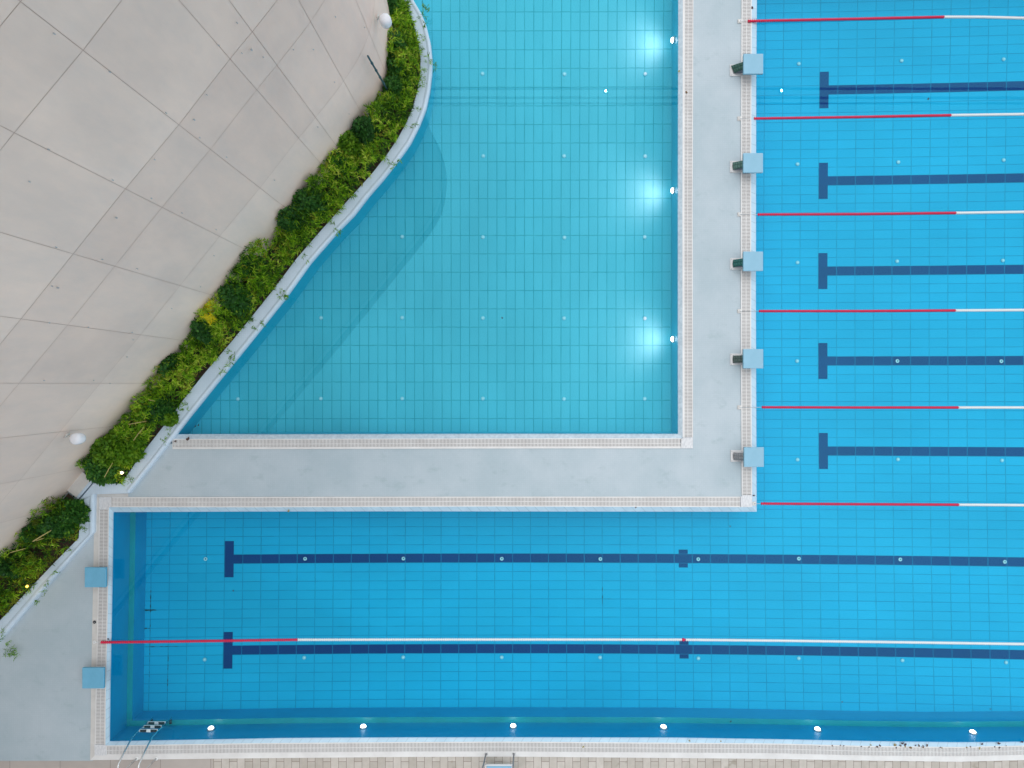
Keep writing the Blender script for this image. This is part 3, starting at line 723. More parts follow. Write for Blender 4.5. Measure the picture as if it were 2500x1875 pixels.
# ------------------------------------------------------------------ starting blocks
def starting_block(name_px, base_px, toward, cover, label, twist=0.0, blue='block_blue'):
    """name_px: (x0,x1,y0,y1) of the platform top seen in the photo; toward=+1 pool to the right"""
    x0, x1, y0, y1 = name_px; zt = .42
    a = P(x0, y1, zt); b = P(x1, y0, zt)
    cx, cy = (a[0]+b[0])/2, (a[1]+b[1])/2; hx, hy = (b[0]-a[0])/2, (b[1]-a[1])/2
    t = thing('starting_block', label, 'starting block', (cx, cy, ZD), group='pale blue starting blocks')
    z = zt-ZD
    mb = MB()
    sl = -.012*toward*0
    mb.box((0, 0, z-.02), (hx, hy, .022)); mb.build('platform', M[blue], t, bevel=.008)
    mb = MB(); mb.box((0, 0, z-.060), (hx-.006, hy-.006, .017)); mb.build('platform_frame', M['block_side'], t)
    bx, by = base_px[0]-cx, base_px[1]-cy
    mb = MB(); mb.box((bx, by, .016), (.155, .150, .010)); 
    mb.build('base_plate', M['plate_white'], t, bevel=.004)
    for sx in (-1, 1):
        for sy in (-1, 1):
            mb = MB(); mb.lathe((bx+sx*.13, by+sy*.125, .026), [(.012, 0), (.012, .012), (.006, .014)], 8); mb.build('bolt', M['steel_dull'], t)
    # pedestal leans towards the pool
    mb = MB()
    fx = toward
    w = .085
    for (ax, az_), (bx_, bz) in ((( -.08, .03), (.10, z-.07)),):
        lo = [(bx+fx*ax, by-w, az_), (bx+fx*ax, by+w, az_), (bx+fx*(ax+.20), by+w, az_), (bx+fx*(ax+.20), by-w, az_)]
        up = [(fx*(-.14), 0-w, bz), (fx*(-.14), w, bz), (fx*.14, w, bz), (fx*.14, -w, bz)]
        for i in range(4): mb.quad(lo[i], lo[(i+1) % 4], up[(i+1) % 4], up[i])
        mb.poly(up); mb.poly(list(reversed(lo)))
    mb.build('pedestal', M['ped'], t)
    mb = MB(); w2 = .098
    c0 = Vector((bx-fx*.095, by, .055)); c1 = Vector((-fx*.17, 0, z-.05))
    tw = twist
    rows = []
    for k in range(6):
        f = k/5; c = c0.lerp(c1, f); bow = .02*math.sin(math.pi*f)
        dy = w2*(1-.06*math.sin(math.pi*f))
        rows.append([c+Vector((-fx*bow - tw*(1-f)*.03, dy, 0)), c+Vector((-fx*(bow+.012), 0, .006)), c+Vector((-fx*bow + tw*(1-f)*.03, -dy, 0))])
    for r0, r1 in zip(rows[:-1], rows[1:]):
        for i in range(2): mb.quad(r0[i], r0[i+1], r1[i+1], r1[i])
    o = mb.build('back_cover', M[cover], t, smooth=True); sm = o.modifiers.new('s', 'SOLIDIFY'); sm.thickness = .008
    # backstroke handle in front, below the platform
    mb = MB(); zz = z-.08; e = fx*(hx-.03); r_ = fx*(hx+.085)
    if toward > 0: e = fx*(hx-.10); r_ = fx*(hx-.035)
    hw = hy*.82
    mb.ring([(e, hw, zz-.03), (e+(r_-e)*.5, hw, zz-.01), (r_-fx*.02, hw-.01, zz), (r_, hw-.035, zz), (r_, -hw+.035, zz), (r_-fx*.02, -hw+.01, zz), (e+(r_-e)*.5, -hw, zz-.01), (e, -hw, zz-.03)], .011, 10)
    mb.build('handle', M['steel'], t, smooth=True)
    return t
def wxy(px, py, z=ZD): return P(px, py, z)[:2]
starting_block((1815.5, 1863.5, 131, 180), wxy(1796.5, 172.5), 1, 'green', 'starting block with twisted dark green back cover, topmost on the right', twist=1.6)
starting_block((1815, 1863, 373.5, 421.5), wxy(1796.5, 407.5), 1, 'green2', 'starting block with grey-green back cover, second from the top on the right', twist=.2)
starting_block((1815, 1863, 614, 661.5), wxy(1797, 644.5), 1, 'green3', 'starting block with deep green back cover, middle one on the right')
starting_block((1815, 1863.5, 852.3, 899.5), wxy(1797, 877.3), 1, 'green4', 'starting block with dull olive back cover, second from the bottom on the right')
starting_block((1817, 1865, 1092, 1140), wxy(1798, 1113), 1, 'grey', 'starting block with plain grey back cover, lowest on the right')
starting_block((206.5, 258.5, 1385.5, 1434), wxy(229, 1411), 1, 'grey', 'blue starting block at the left end of the lower pool, the upper of two', blue='block_deep')
starting_block((200.5, 253.5, 1630.5, 1681), wxy(221, 1650), 1, 'grey', 'blue starting block at the left end of the lower pool, the lower of two', blue='block_deep')

# ------------------------------------------------------------------ lane ropes
def bead_path(mb, pts, r, pitch=.048, seg=10):
    p, ln = resample(pts, max(2, int(sum(math.dist(a, b) for a, b in zip(pts[:-1], pts[1:]))/pitch)*4+1))
    rad = [(.5, 1.0, 1.0, .5)[i % 4]*r for i in range(len(p))]
    mb.ring([tuple(q) for q in p], rad, seg)
def rope(red, white, wire, label, zr=.012, extra=None, z_end=None):
    a = P(*red[0], zr)
    t = thing('lane_rope', label, 'lane rope', a, group='red and white lane ropes')
    def tow(pl, zs=None): return [tuple(Vector(P(x, y, (zs[i] if zs else zr))) - Vector(a)) for i, (x, y) in enumerate(pl)]
    mb = MB(); bead_path(mb, tow(red, z_end), .039); mb.build('red_floats', M['red'], t, smooth=True)
    segs = [white] if extra is None else [extra[0], extra[2]]
    mb = MB()
    for s in segs: bead_path(mb, tow(s), .039)
    mb.build('white_floats', M['rope_white'], t, smooth=True)
    if extra:
        mb = MB(); bead_path(mb, tow(extra[1]), .043); mb.build('marker_float', M['red'], t, smooth=True)
    if wire:
        w0 = Vector(P(*wire, ZG+.03))-Vector(a)
        mb = MB(); mb.ring([tuple(w0), tuple((w0*.5)+Vector((0, 0, .012))), (0.02, 0, 0)], .006, 6); mb.build('cable', M['steel'], t)
    return t
ord_ = ['topmost', 'second from the top', 'third from the top', 'fourth from the top', 'fifth from the top', 'lowest of the six']
RR = [([(1826, 51.5), (2050, 47), (2305, 41.5)], [(2305, 41.5), (2400, 41.8), (2500, 44.5), (2700, 52), (XR, 60)], (1806, 52)),
      ([(1840, 289.5), (2080, 286), (2322, 281.5)], [(2322, 281.5), (2500, 279), (XR, 276)], (1805.5, 289.5)),
      ([(1850, 523.8), (2100, 522.8), (2334, 520)], [(2334, 520), (2500, 517.5), (XR, 515)], (1805.5, 523.5)),
      ([(1853, 759.5), (2100, 759.5), (2333, 758)], [(2333, 758), (2500, 757), (XR, 756)], (1805.5, 759.7)),
      ([(1860, 994.3), (2100, 995), (2340, 995)], [(2340, 995), (2500, 995), (XR, 996)], (1805.5, 994.5)),
      ([(1858, 1229.5), (2100, 1231), (2341, 1232.2)], [(2341, 1232.2), (2500, 1233.3), (XR, 1238)], (1841, 1229.5))]
for k, (r_, w_, a_) in enumerate(RR):
    rope(r_, w_, a_, 'red then white lane rope on the right-hand pool, %s' % ord_[k], z_end=[.075, .03, .012] if k == 0 else None)
rope([(246, 1568.3), (290, 1567.8), (500, 1565), (727, 1561.8)], None, (231, 1567), 'long lane rope across the lower pool, red at its left end then white', z_end=[.095, .055, .02, .012],
     extra=([(727, 1561.8), (1100, 1561.3), (1300, 1561.3), (1665, 1561.6)], [(1665, 1561.6), (1674, 1561.8)], [(1674, 1561.8), (1900, 1564), (2190, 1567.8), (2500, 1572.3), (XR, 1582)]))
def anchor(px, py, label, open_=False):
    c = P(px, py, ZD+.012)
    t = thing('rope_anchor', label, 'rope anchor', c, group='round rope anchors in the deck')
    mb = MB(); mb.box((0, 0, .002), (.052, .052, .006)); mb.build('cover_plate', M['strip'], t, bevel=.003)
    mb = MB(); mb.lathe((.005, 0, .008), [(.040, 0), (.040, .012), (.034, .018), (.028, .012)], 20); mb.build('cup', M['dark'] if open_ else M['rope_white'], t, smooth=True)
    mb = MB(); mb.ring([(.0, -.02, .018), (.012, -.008, .04), (.012, .008, .04), (.0, .02, .018)], .006, 8); mb.build('hook', M['steel'], t, smooth=True)
for k, (x, y) in enumerate([(1806, 52), (1805.5, 289.5), (1805.5, 523.5), (1805.5, 759.7), (1805.5, 994.5), (1841, 1229.5)]):
    anchor(x, y, 'small round anchor holding the %s rope of the right-hand pool' % ord_[k].replace(' of the six', ''))
anchor(230.5, 1567, 'small round anchor holding the long rope of the lower pool')
anchor(231, 1518.5, 'open rope anchor without a rope, above the red rope end at lower left', True)

# ------------------------------------------------------------------ floor inlets
proto_inlet = None
def inlet(px, py, z, label, group, pale, first={}):
    c = P(px, py, z)
    key = pale
    if key not in first:
        t = bpy.data.objects.new('floor_inlet', None); col.objects.link(t); t.location = c; t.empty_display_size = .1
        mb = MB(); mb.lathe((0, 0, .004), [(.052, 0), (.050, .012), (.040, .018), (.030, .014)], 20); mb.build('cover', M['inlet_t' if pale else 'inlet'], t, smooth=True)
        mb = MB(); mb.lathe((.004, .004, .018), [(.022, 0), (.022, .003), (.012, .004)], 14); mb.build('nozzle', M['inlet_hole'] if not pale else M['inlet'], t)
        first[key] = t
    else: t = copy_tree(first[key], c)
    tag(t, label, 'floor inlet', group); return t
def nth(i, n):
    w = ['first', 'second', 'third', 'fourth', 'fifth', 'sixth', 'seventh', 'eighth', 'ninth']
    if i == 0: return 'leftmost'
    if i == n-1: return 'rightmost'
    return w[i]+' from the left'
trows = [('top', [(1178, 180), (1378, 181), (1575, 181)]), ('second', [(1180, 381), (1377, 381), (1575, 381)]), ('third', [(982, 578), (1179, 579), (1378, 580), (1574, 579)]),
         ('fourth', [(784, 776), (982, 775.5), (1179, 776.5), (1377, 777), (1574, 777)]), ('bottom', [(581, 974), (783.5, 973), (982, 973), (1179, 973), (1377, 974), (1574, 973.5)])]
for rn, ps in trows:
    for i, (x, y) in enumerate(ps):
        inlet(x, y, ZT, 'round inlet on the turquoise pool floor, %s row, %s' % (rn, nth(i, len(ps))), 'round inlets on the turquoise pool floor', True)
ZI = ZL+.006
ps = [(502, 1364.5), (745, 1364), (985, 1363.5), (1225, 1364), (1465.6, 1364.5), (1704.5, 1365), (1950, 1363.7), (2197.5, 1365.7), (2452.5, 1371.5)]
for i, (x, y) in enumerate(ps): inlet(x, y, ZI, 'round inlet on the upper long lane line of the lower pool, %s' % nth(i, 9), 'round inlets on the lap pool floor', False)
ps = [(500, 1610), (743, 1605.5), (984.5, 1604.5), (1225, 1604.5), (1465, 1605), (1705, 1607), (1950, 1607), (2203, 1612), (2456, 1617)]
for i, (x, y) in enumerate(ps): inlet(x, y, ZI, 'faint inlet just below the lower long lane line, %s' % nth(i, 9), 'round inlets on the lap pool floor', False if i > 90 else 2)
for rn, ps in (('first', [(1950, 156), (2201, 148.5), (2450, 145)]), ('second', [(1947, 401), (2193, 396), (2450, 391)]), ('third', [(1947, 641), (2190, 638), (2448, 636)]),
               ('fourth', [(1946, 881.5), (2190.5, 881.5), (2444, 882)]), ('fifth', [(1947, 1122), (2192, 1121.5), (2446, 1124)])):
    for i, (x, y) in enumerate(ps):
        inlet(x, y, ZI, 'inlet near the %s T line of the right-hand pool, %s of three' % (rn, ('left', 'middle', 'right')[i]), 'round inlets on the lap pool floor', False if (rn == 'fourth' and i) else 2)

# ------------------------------------------------------------------ underwater lamps
def pool_lamp(c, nrm, label, group, power, spot):
    t = thing('pool_lamp', label, 'underwater lamp', c, group)
    n = Vector(nrm)
    mb = MB(); mb.ring([n*-.01, n*.02, n*.03], [.095, .095, .08], 28); mb.build('rim', M['steel_dull'], t, smooth=True)
    mb = MB(); mb.ring([n*.025, n*.05, n*.068, n*.078], [.072, .066, .046, .015], 24); mb.build('lens', M['lamp_on'], t, smooth=True)
    if power:
        l = bpy.data.lights.new('lamp_light', 'SPOT'); l.energy = power; l.color = (1, .22, .195); l.shadow_soft_size = .20; l.spot_size = R(spot); l.spot_blend = 1.0
        o = bpy.data.objects.new('lamp_light', l); col.objects.link(o); o.parent = t; o.location = n*.20 + Vector((0, 0, .23))
        d = Vector((n.x, n.y, -.22)).normalized(); o.rotation_euler = (-d).to_track_quat('Z', 'Y').to_euler()
for k, y in enumerate((98, 465, 828)):
    x = P(1654.2, y, 0)[0]; z = -.40
    yy = -(y-937.5)*(D-z)/FP
    pool_lamp((x-.003, yy, z), (-1, 0, 0), 'lit underwater lamp on the right wall of the turquoise pool, %s' % ('top', 'middle', 'bottom')[k], 'lit lamps on the right wall of the turquoise pool', 165, 170)
for k, (x, y) in enumerate([(515, 1781), (887, 1776.5), (1253, 1775), (1620, 1777.3), (1996, 1783), (2375, 1790)]):
    yy = P(x, yat(W_bot, x), 0)[1]+.0; z = D - FP*abs(yy)/(y-937.5); 
    xx = (x-1250)*(D-z)/FP
    pool_lamp((xx, yy+.003, z), (0, 1, 0), 'lit lamp on the lower pool bottom wall, %s' % nth(k, 6), 'lit lamps on the bottom wall of the lower pool', 1.2, 140)

# ------------------------------------------------------------------ ladder, stand, pole
lad = thing('pool_ladder', 'stainless steel pool ladder with striped treads at the lower left corner', 'ladder', (-9.45, -9.3, ZD))
Lo = Vector((-9.45, -9.3, ZD))
for x in (-9.70, -9.225):
    base = Vector(P(334 if x < -9.5 else 382, 1851, ZD)); xx = base.x
    top_px = (297.5, 1868) if x < -9.5 else (345.5, 1868)
    pts = [base, base+Vector((.0, 0, .45))]
    tp = Vector((xx-.0, -9.56, .80)); 
    pts += [Vector((xx, base.y+.01, .72)), Vector((xx, base.y+.07, .84)), Vector((xx, base.y+.18, .885)), Vector((xx, base.y+.30, .86)), Vector((xx, -9.22, .62)), Vector((xx, -9.04, .25)), Vector((xx, -9.02, 0.0)), Vector((xx, -9.02, -.75))]
    mb = MB(); mb.ring([tuple(p-Lo) for p in pts], .021, 14); mb.build('rail', M['steel'], lad, smooth=True)
    mb = MB(); mb.lathe(tuple(base-Lo), [(.055, .012), (.055, .022), (.03, .03)], 20); mb.build('flange', M['rope_white'], lad, smooth=True)
    mb = MB(); mb.ring([(xx-Lo.x, -9.02-Lo.y, -.70-ZD), (xx-Lo.x, -9.15-Lo.y, -.70-ZD)], [.02, .035], 10); mb.build('wall_stop', M['dark'], lad)
xl, xr = P(334, 1851, ZD)[0], P(382, 1851, ZD)[0]
for z in (-.07, -.27, -.47):
    tr_ = MB(); cx = (xl+xr)/2 - Lo.x; cy = -9.02-Lo.y
    tr_.box((cx, cy, z-ZD), ((xr-xl)/2-.02, .040, .012)); o = tr_.build('tread', M['rope_white'], lad, bevel=.006)
    for sx in (-1, 1):
        g_ = MB(); g_.box((cx+sx*.136, cy, z-ZD+.0135), (.080, .034, .004)); g_.build('grip_pad', M['dark'], o)

chair = thing('lifeguard_chair', 'grey tubular stand with a pale blue seat panel cut by the bottom edge', 'chair', (-.3, -9.9, ZD))
Co = Vector((-.3, -9.9, ZD)); bl = Vector(P(1187, 1839, ZD)); brt = Vector(P(1254.5, 1839, ZD))
for b_, tx in ((bl, -.745), (brt, .02)):
    mb = MB(); mb.ring([tuple(b_-Co), tuple(Vector((tx, -9.60, .75))-Co), tuple(Vector((tx, -9.66, 1.25))-Co)], .019, 12); mb.build('post', M['grey'], chair, smooth=True)
    mb = MB(); mb.lathe(tuple(b_-Co), [(.045, .004), (.045, .016), (.02, .02)], 14); mb.build('foot', M['steel_dull'], chair)
    mb = MB(); mb.ring([tuple(Vector((tx, -10.55, ZD))-Co), tuple(Vector((tx, -10.45, 1.25))-Co)], .019, 12); mb.build('post', M['grey'], chair, smooth=True)
zs = .34; f0 = Vector(P(1186, 1867, zs)); f1 = Vector(P(1251, 1867, zs))
mb = MB(); mb.box(((f0.x+f1.x)/2-Co.x, f0.y-.25-Co.y, zs-ZD), ((f1.x-f0.x)/2-.025, .225, .010)); seat = mb.build('seat', M['block_blue'], chair)
mb = MB(); 
for sx in (f0.x, f1.x): mb.box((sx-Co.x, f0.y-.25-Co.y, zs-ZD+.006), (.018, .25, .014))
for sy in (0, -.5): mb.box(((f0.x+f1.x)/2-Co.x, f0.y+sy-Co.y, zs-ZD+.008), ((f1.x-f0.x)/2, .018, .014))
mb.build('seat_frame', M['plate_white'], chair)

t = thing('planter_pole', 'slender dark green pole leaning up the facade from the planter', 'pole', (-3.12, 7.42, .1))
mb = MB(); A = Vector((0, 0, 0)); B = Vector((-.08, -.14, 2.45))
pts = [tuple(A.lerp(B, k/12)) for k in range(13)]
mb.ring(pts, .022, 10); mb.build('shaft', M['pole_green'], t, smooth=True)
for k in range(2, 12, 2):
    mb = MB(); mb.ring([tuple(A.lerp(B, k/12)), tuple(A.lerp(B, k/12+.012))], .032, 10); mb.build('collar', M['pole_green'], t, smooth=True)

# garden lights glowing in the plants
def garden_light(px, py, z, material, label, power, colr):
    c = P(px, py, z); t = thing('garden_light', label, 'garden light', (c[0], c[1], .09), group='small warm lights in the planting')
    mb = MB(); mb.lathe((0, 0, 0), [(.012, 0), (.012, z-.14), (.03, z-.12), (.045, z-.10)], 12); mb.build('stake', M['dark'], t)
    mb = MB(); mb.lathe((0, 0, z-.10), [(.02, 0), (.032, .02), (.026, .04), (.012, .05)], 14); mb.build('lens', material, t, smooth=True)
    l = bpy.data.lights.new('glow', 'POINT'); l.energy = power; l.color = colr; l.shadow_soft_size = .06
    o = bpy.data.objects.new('glow', l); col.objects.link(o); o.parent = t; o.location = (0, 0, z+.02)
garden_light(298, 1154, .52, M['lamp_warm'], 'small warm white light glowing at the end of the planting', 1.6, (1, .6, .25))
garden_light(67, 1431, .42, M['lamp_yel'], 'small yellow light glowing in the lower left planting', 1.5, (1, .65, .12))

# ------------------------------------------------------------------ planting
def leaves(pos, dirs, ln, wd, tone, tilt=None, fold=0.0):
    """one rhombic leaf per position; returns vertex array and face list"""
    n = len(pos); d = dirs/np.linalg.norm(dirs, axis=1, keepdims=True)
    r = rng.normal(size=(n, 3)); r[:, 2] *= .45
    s = np.cross(d, np.array([0, 0, 1.0])) + r*.45; s -= d*(s*d).sum(1, keepdims=True); s /= np.linalg.norm(s, axis=1, keepdims=True)
    ln = np.asarray(ln).reshape(-1, 1)*np.ones((n, 1)); wd = np.asarray(wd).reshape(-1, 1)*np.ones((n, 1))
    v = np.empty((n, 4, 3)); mid = pos + d*ln*.45
    v[:, 0] = pos; v[:, 1] = mid + s*wd*.5; v[:, 2] = pos + d*ln; v[:, 2, 2] -= (ln[:, 0]*.12); v[:, 3] = mid - s*wd*.5
    return v.reshape(-1, 3), tone
def leaf_object(name, chunks, materials, parent=None, origin=(0, 0, 0)):
    vs = np.concatenate([c[0] for c in chunks]) - np.array(origin); tones = np.concatenate([c[1] for c in chunks])
    mi = np.concatenate([np.full(len(c[1]), c[2] if len(c) > 2 else 0) for c in chunks]).astype(np.int32)
    n = len(tones); me = bpy.data.meshes.new(name)
    me.vertices.add(n*4); me.vertices.foreach_set('co', vs.astype(np.float32).ravel())
    me.loops.add(n*4); me.loops.foreach_set('vertex_index', np.arange(n*4, dtype=np.int32))
    me.polygons.add(n); me.polygons.foreach_set('loop_start', np.arange(0, n*4, 4, dtype=np.int32)); me.polygons.foreach_set('loop_total', np.full(n, 4, dtype=np.int32))
    for m in materials: me.materials.append(m)
    me.polygons.foreach_set('material_index', mi)
    a = me.attributes.new('tone', 'FLOAT', 'FACE'); a.data.foreach_set('value', np.clip(tones, 0, 1).astype(np.float32))
    me.update(calc_edges=True)
    o = bpy.data.objects.new(name, me); col.objects.link(o)
    if parent is not None: o.parent = parent
    else: o.location = origin
    return o
def spray(centres, per, ln, wd, spread, tone0, up=.55):
    """feathery tips: narrow leaves fanning out from short stems"""
    n = len(centres); c = np.repeat(centres, per, axis=0)
    main = rng.normal(size=(n, 3)); main[:, 2] = np.abs(main[:, 2])*.6 + up; main /= np.linalg.norm(main, axis=1, keepdims=True)
    md = np.repeat(main, per, axis=0); along = rng.uniform(-.5, 1, (n*per, 1))*spread
    pos = c + md*along
    d = md*.75 + rng.normal(size=(n*per, 3))*.55
    l_ = ln*rng.uniform(.6, 1.3, n*per); w_ = wd*rng.uniform(.7, 1.3, n*per)
    tone = np.repeat(tone0 + rng.normal(0, .10, n), per) + rng.normal(0, .13, n*per)
    return leaves(pos, d, l_, w_, tone)
def fnoise(x, y, s, o=0.0): return mnoise.noise(Vector((x*s+o, y*s-o, o*.7)))

# strips between facade and planter cap
Cw = [P(x, y, ZC)[:2] for x, y in CAP_I]
main_c, main_len = resample(Cw, 200)
C2 = [P(x, y, ZC)[:2] for x, y in [(193, 1232), (193, 1265), (192, 1314), (140, 1366), (84, 1425), (30, 1483), (-24, 1540), (-190, 1712)]]
low_c, low_len = resample(C2, 90)
def foot(p):
    s = min(_fs, key=lambda q: (q[1][0]-p[0])**2 + (q[1][1]-p[1])**2); return s[1]
_fs = [(s, wall_at(s, .05)[0]) for s in np.arange(2, _d[-1]-.5, .05)]
main_w = np.array([tuple(foot(p)) for p in main_c]); low_w = np.array([tuple(foot(p)) for p in low_c])
# soil beds
def bed(name, Wd, Cc):
    mb = MB()
    for i in range(len(Cc)-1): mb.quad((*Wd[i], .085), (*Cc[i], .085), (*Cc[i+1], .085), (*Wd[i+1], .085))
    tag(mb.build(name, M['soil']), kind='structure')
bed('soil_bed', main_w, main_c); bed('soil_bed', low_w, low_c)
def hedge(name, Wd, Cc, length, label, dens_, zhi, zlo, seed, tone0, olive=0.0, endfade=True):
    n = int(length*.95*dens_)
    t = rng.uniform(0, 1, n)*(len(Cc)-1); i = np.minimum(t.astype(int), len(Cc)-2); f = (t-i)[:, None]
    w = Wd[i]*(1-f)+Wd[i+1]*f; c = Cc[i]*(1-f)+Cc[i+1]*f
    q = rng.uniform(.03, 1.0, n)
    p = w + (c-w)*q[:, None]
    lump = np.array([fnoise(x, y, 1.15, seed) for x, y in p]); lump2 = np.array([fnoise(x, y, 3.3, seed+5) for x, y in p])
    top = zhi + (zlo-zhi)*q**1.15; top = top*(1+1.0*lump+.65*lump2)
    top = np.maximum(top, .16)
    z = .10 + (top-.10)*(1-np.abs(rng.normal(0, .16, n)))
    z = np.clip(z, .12, 1.12)
    cen = np.column_stack([p, z])
    tl = np.array([fnoise(x, y, 1.9, seed+9) for x, y in p])
    chunks = []
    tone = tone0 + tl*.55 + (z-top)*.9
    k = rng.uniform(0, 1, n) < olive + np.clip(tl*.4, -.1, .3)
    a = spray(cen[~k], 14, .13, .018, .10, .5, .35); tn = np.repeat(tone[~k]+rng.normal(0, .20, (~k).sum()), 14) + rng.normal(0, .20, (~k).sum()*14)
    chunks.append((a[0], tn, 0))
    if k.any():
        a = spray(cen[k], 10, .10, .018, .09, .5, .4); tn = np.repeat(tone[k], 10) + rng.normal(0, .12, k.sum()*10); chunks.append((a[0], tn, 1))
    # low dark broad leaves beneath
    nu = int(n*1.2); t = rng.uniform(0, 1, nu)*(len(Cc)-1); i = np.minimum(t.astype(int), len(Cc)-2); f = (t-i)[:, None]
    w = Wd[i]*(1-f)+Wd[i+1]*f; c = Cc[i]*(1-f)+Cc[i+1]*f; q = rng.uniform(0.02, .97, nu); p = w+(c-w)*q[:, None]
    d = rng.normal(size=(nu, 3)); d[:, 2] = np.abs(d[:, 2])*.5
    a = leaves(np.column_stack([p, rng.uniform(.1, .36, nu)]), d, rng.uniform(.06, .11, nu), rng.uniform(.03, .05, nu), None)
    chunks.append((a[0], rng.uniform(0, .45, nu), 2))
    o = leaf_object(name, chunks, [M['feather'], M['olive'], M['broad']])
    tag(o, label, 'plants', kind='stuff'); return o
hedge('feathery_plants', main_w, main_c, main_len, 'mass of feathery bright green bamboo-like plants filling the long planter', 190, .78, .32, 3.0, .52, .10)
hedge('feathery_plants', low_w, low_c, low_len, 'mass of feathery olive green plants filling the lower left planter', 190, .90, .34, 11.0, .40, .42)
# sprigs hanging over the planter cap
mb_c = []
spr = [(1030, 12), (1036, 22), (1046, 28), (1030, 40), (1036, 60), (1033, 90), (1037, 120), (1046, 135), (1058, 165), (1044, 150), (1036, 170), (1030, 190), (1030, 210), (1020, 270), (1010, 305), (972, 392), (962, 405), (950, 398), (940, 385),
       (868, 480), (824, 565), (826, 570), (812, 545), (750, 580), (745, 630), (690, 715), (688, 722), (696, 728), (700, 720), (640, 790), (622, 800), (570, 868), (562, 882), (556, 890), (545, 905), (560, 860), (455, 985), (450, 1000), (430, 1030), (415, 1050), (400, 1075), (310, 1160), (318, 1172),
       (170, 1338), (140, 1395), (115, 1420), (95, 1470), (110, 1450), (20, 1570), (30, 1585), (15, 1600), (28, 1600), (38, 1600), (5, 1560), (8, 1545), (22, 1595), (35, 1590), (198, 1260), (200, 1285), (206, 1290)]
cen = []
for (x, y) in spr:
    for j in range(3):
        z = random.uniform(.22, .42) if x > 60 else random.uniform(.12, .25)
        cen.append(P(x+random.uniform(-5, 5), y+random.uniform(-5, 5), z))
cen = np.array(cen); a = spray(cen, 8, .085, .014, .07, .45, .15)
o = leaf_object('hanging_sprigs', [(a[0], np.clip(a[1]-.1, .05, .7), 0)], [M['feather']]); tag(o, 'fine green sprigs hanging over the planter cap towards the pool', 'plants', kind='stuff')

def bush(px, py, rpx, zt, material, label, ry=1.0, leaf=(.085, .055), dens_=1.0, tone=.5, kindname='leafy_bush'):
    c = P(px, py, zt-.12); r = rpx*1.12*(D-zt)/FP
    base = (c[0], c[1], .085)
    # keep the bush on the pool side of the facade
    t = thing(kindname, label, 'bush', base, group='broad-leaved bushes in the planters')
    n = int(1500*dens_*(r/.3)**1.6)+150
    u = rng.normal(size=(n, 3)); u /= np.linalg.norm(u, axis=1, keepdims=True); u[:, 2] = np.abs(u[:, 2])
    rad = np.clip(1-np.abs(rng.normal(0, .2, n)), .3, 1.05)
    bump = np.array([1+.26*mnoise.noise(Vector((a*2.1+px, b*2.1+py, g*2.1))) + .12*mnoise.noise(Vector((a*6+px, b*6, g*6))) for a, b, g in u])
    hgt = zt-.085
    pos = u*rad[:, None]*bump[:, None]*np.array([r, r*ry, hgt*.85]) + np.array([0, 0, hgt*.18])
    d = u*.8 + rng.normal(size=(n, 3))*.6; d[:, 2] = d[:, 2]*.5 + .1
    wpos = pos + np.array(base)
    wl = np.array([(foot(p)) for p in wpos[:, :2]]); 
    out = []
    for k in range(n):
        f = wl[k]; ang = wall_dir(f)
        dist = (wpos[k, 0]-f[0])*ang[0] + (wpos[k, 1]-f[1])*ang[1]
        if dist < 0: pos[k, 0] += ang[0]*(-dist+.01); pos[k, 1] += ang[1]*(-dist+.01)
    l_ = leaf[0]*rng.uniform(.6, 1.25, n); w_ = leaf[1]*rng.uniform(.7, 1.2, n)
    cl_ = np.array([mnoise.noise(Vector((p[0]*7, p[1]*7, p[2]*7+px))) for p in pos])
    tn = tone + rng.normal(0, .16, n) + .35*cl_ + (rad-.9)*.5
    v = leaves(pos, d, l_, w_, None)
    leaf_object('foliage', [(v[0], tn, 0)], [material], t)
    mb = MB()
    for j in range(4):
        an = j*1.7+px; e = (math.cos(an)*r*.4, math.sin(an)*r*.4, hgt*.6)
        mb.ring([(0, 0, 0), (e[0]*.4, e[1]*.4, e[2]*.6), e], [.012, .009, .005], 6)
    mb.build('stem', M['soil'], t)
_wd = {}
def wall_dir(f):
    k = (round(f[0], 2), round(f[1], 2))
    if k not in _wd:
        s = min(_fs, key=lambda q: (q[1][0]-f[0])**2 + (q[1][1]-f[1])**2)[0]; _wd[k] = tuple(wall_at(s)[1])
    return _wd[k]
B1, B2 = M['broad'], M['broad2']
bush(948, 12, 24, .95, B1, 'dark leafy bush above the upper globe lantern at the top edge')
bush(962, 100, 22, 1.0, B1, 'tall dark bush just below the upper globe lantern', 1.4)
bush(962, 152, 21, .85, B1, 'dark bush beside the top of the dark green pole', 1.2)
bush(958, 205, 20, .75, B1, 'dark shaded bush at the foot of the dark green pole')
bush(882, 303, 26, 1.05, B1, 'round very dark bush leaning towards the facade below the pole foot', dens_=1.2, tone=.35)
bush(846, 340, 27, .90, B2, 'mid-green broad-leaved bush below the round very dark bush')
bush(817, 388, 24, .80, B1, 'dark bush with dry brown leaves on the bend of the planter', tone=.4)
bush(742, 487, 32, 1.0, B1, 'large dark bush with pale green shoots where the planter straightens')
bush(698, 527, 27, 1.0, B1, 'dark bush bulging towards the facade, lower left of the large shoot-topped one', tone=.38)
bush(598, 645, 27, .95, B1, 'dark bush with clover-like leaves above the middle of the long planter')
bush(561, 722, 34, 1.0, B1, 'big round dark bush just above the yellow plant', dens_=1.2)
bush(487, 802, 28, .95, B1, 'dark bush directly below the yellow plant', tone=.34)
bush(407, 893, 28, .85, B1, 'dark bush below the middle of the long planter, above a bare gap', tone=.38)
bush(378, 1000, 28, .70, B1, 'dark bush beside the bottom left corner of the turquoise pool', tone=.4)
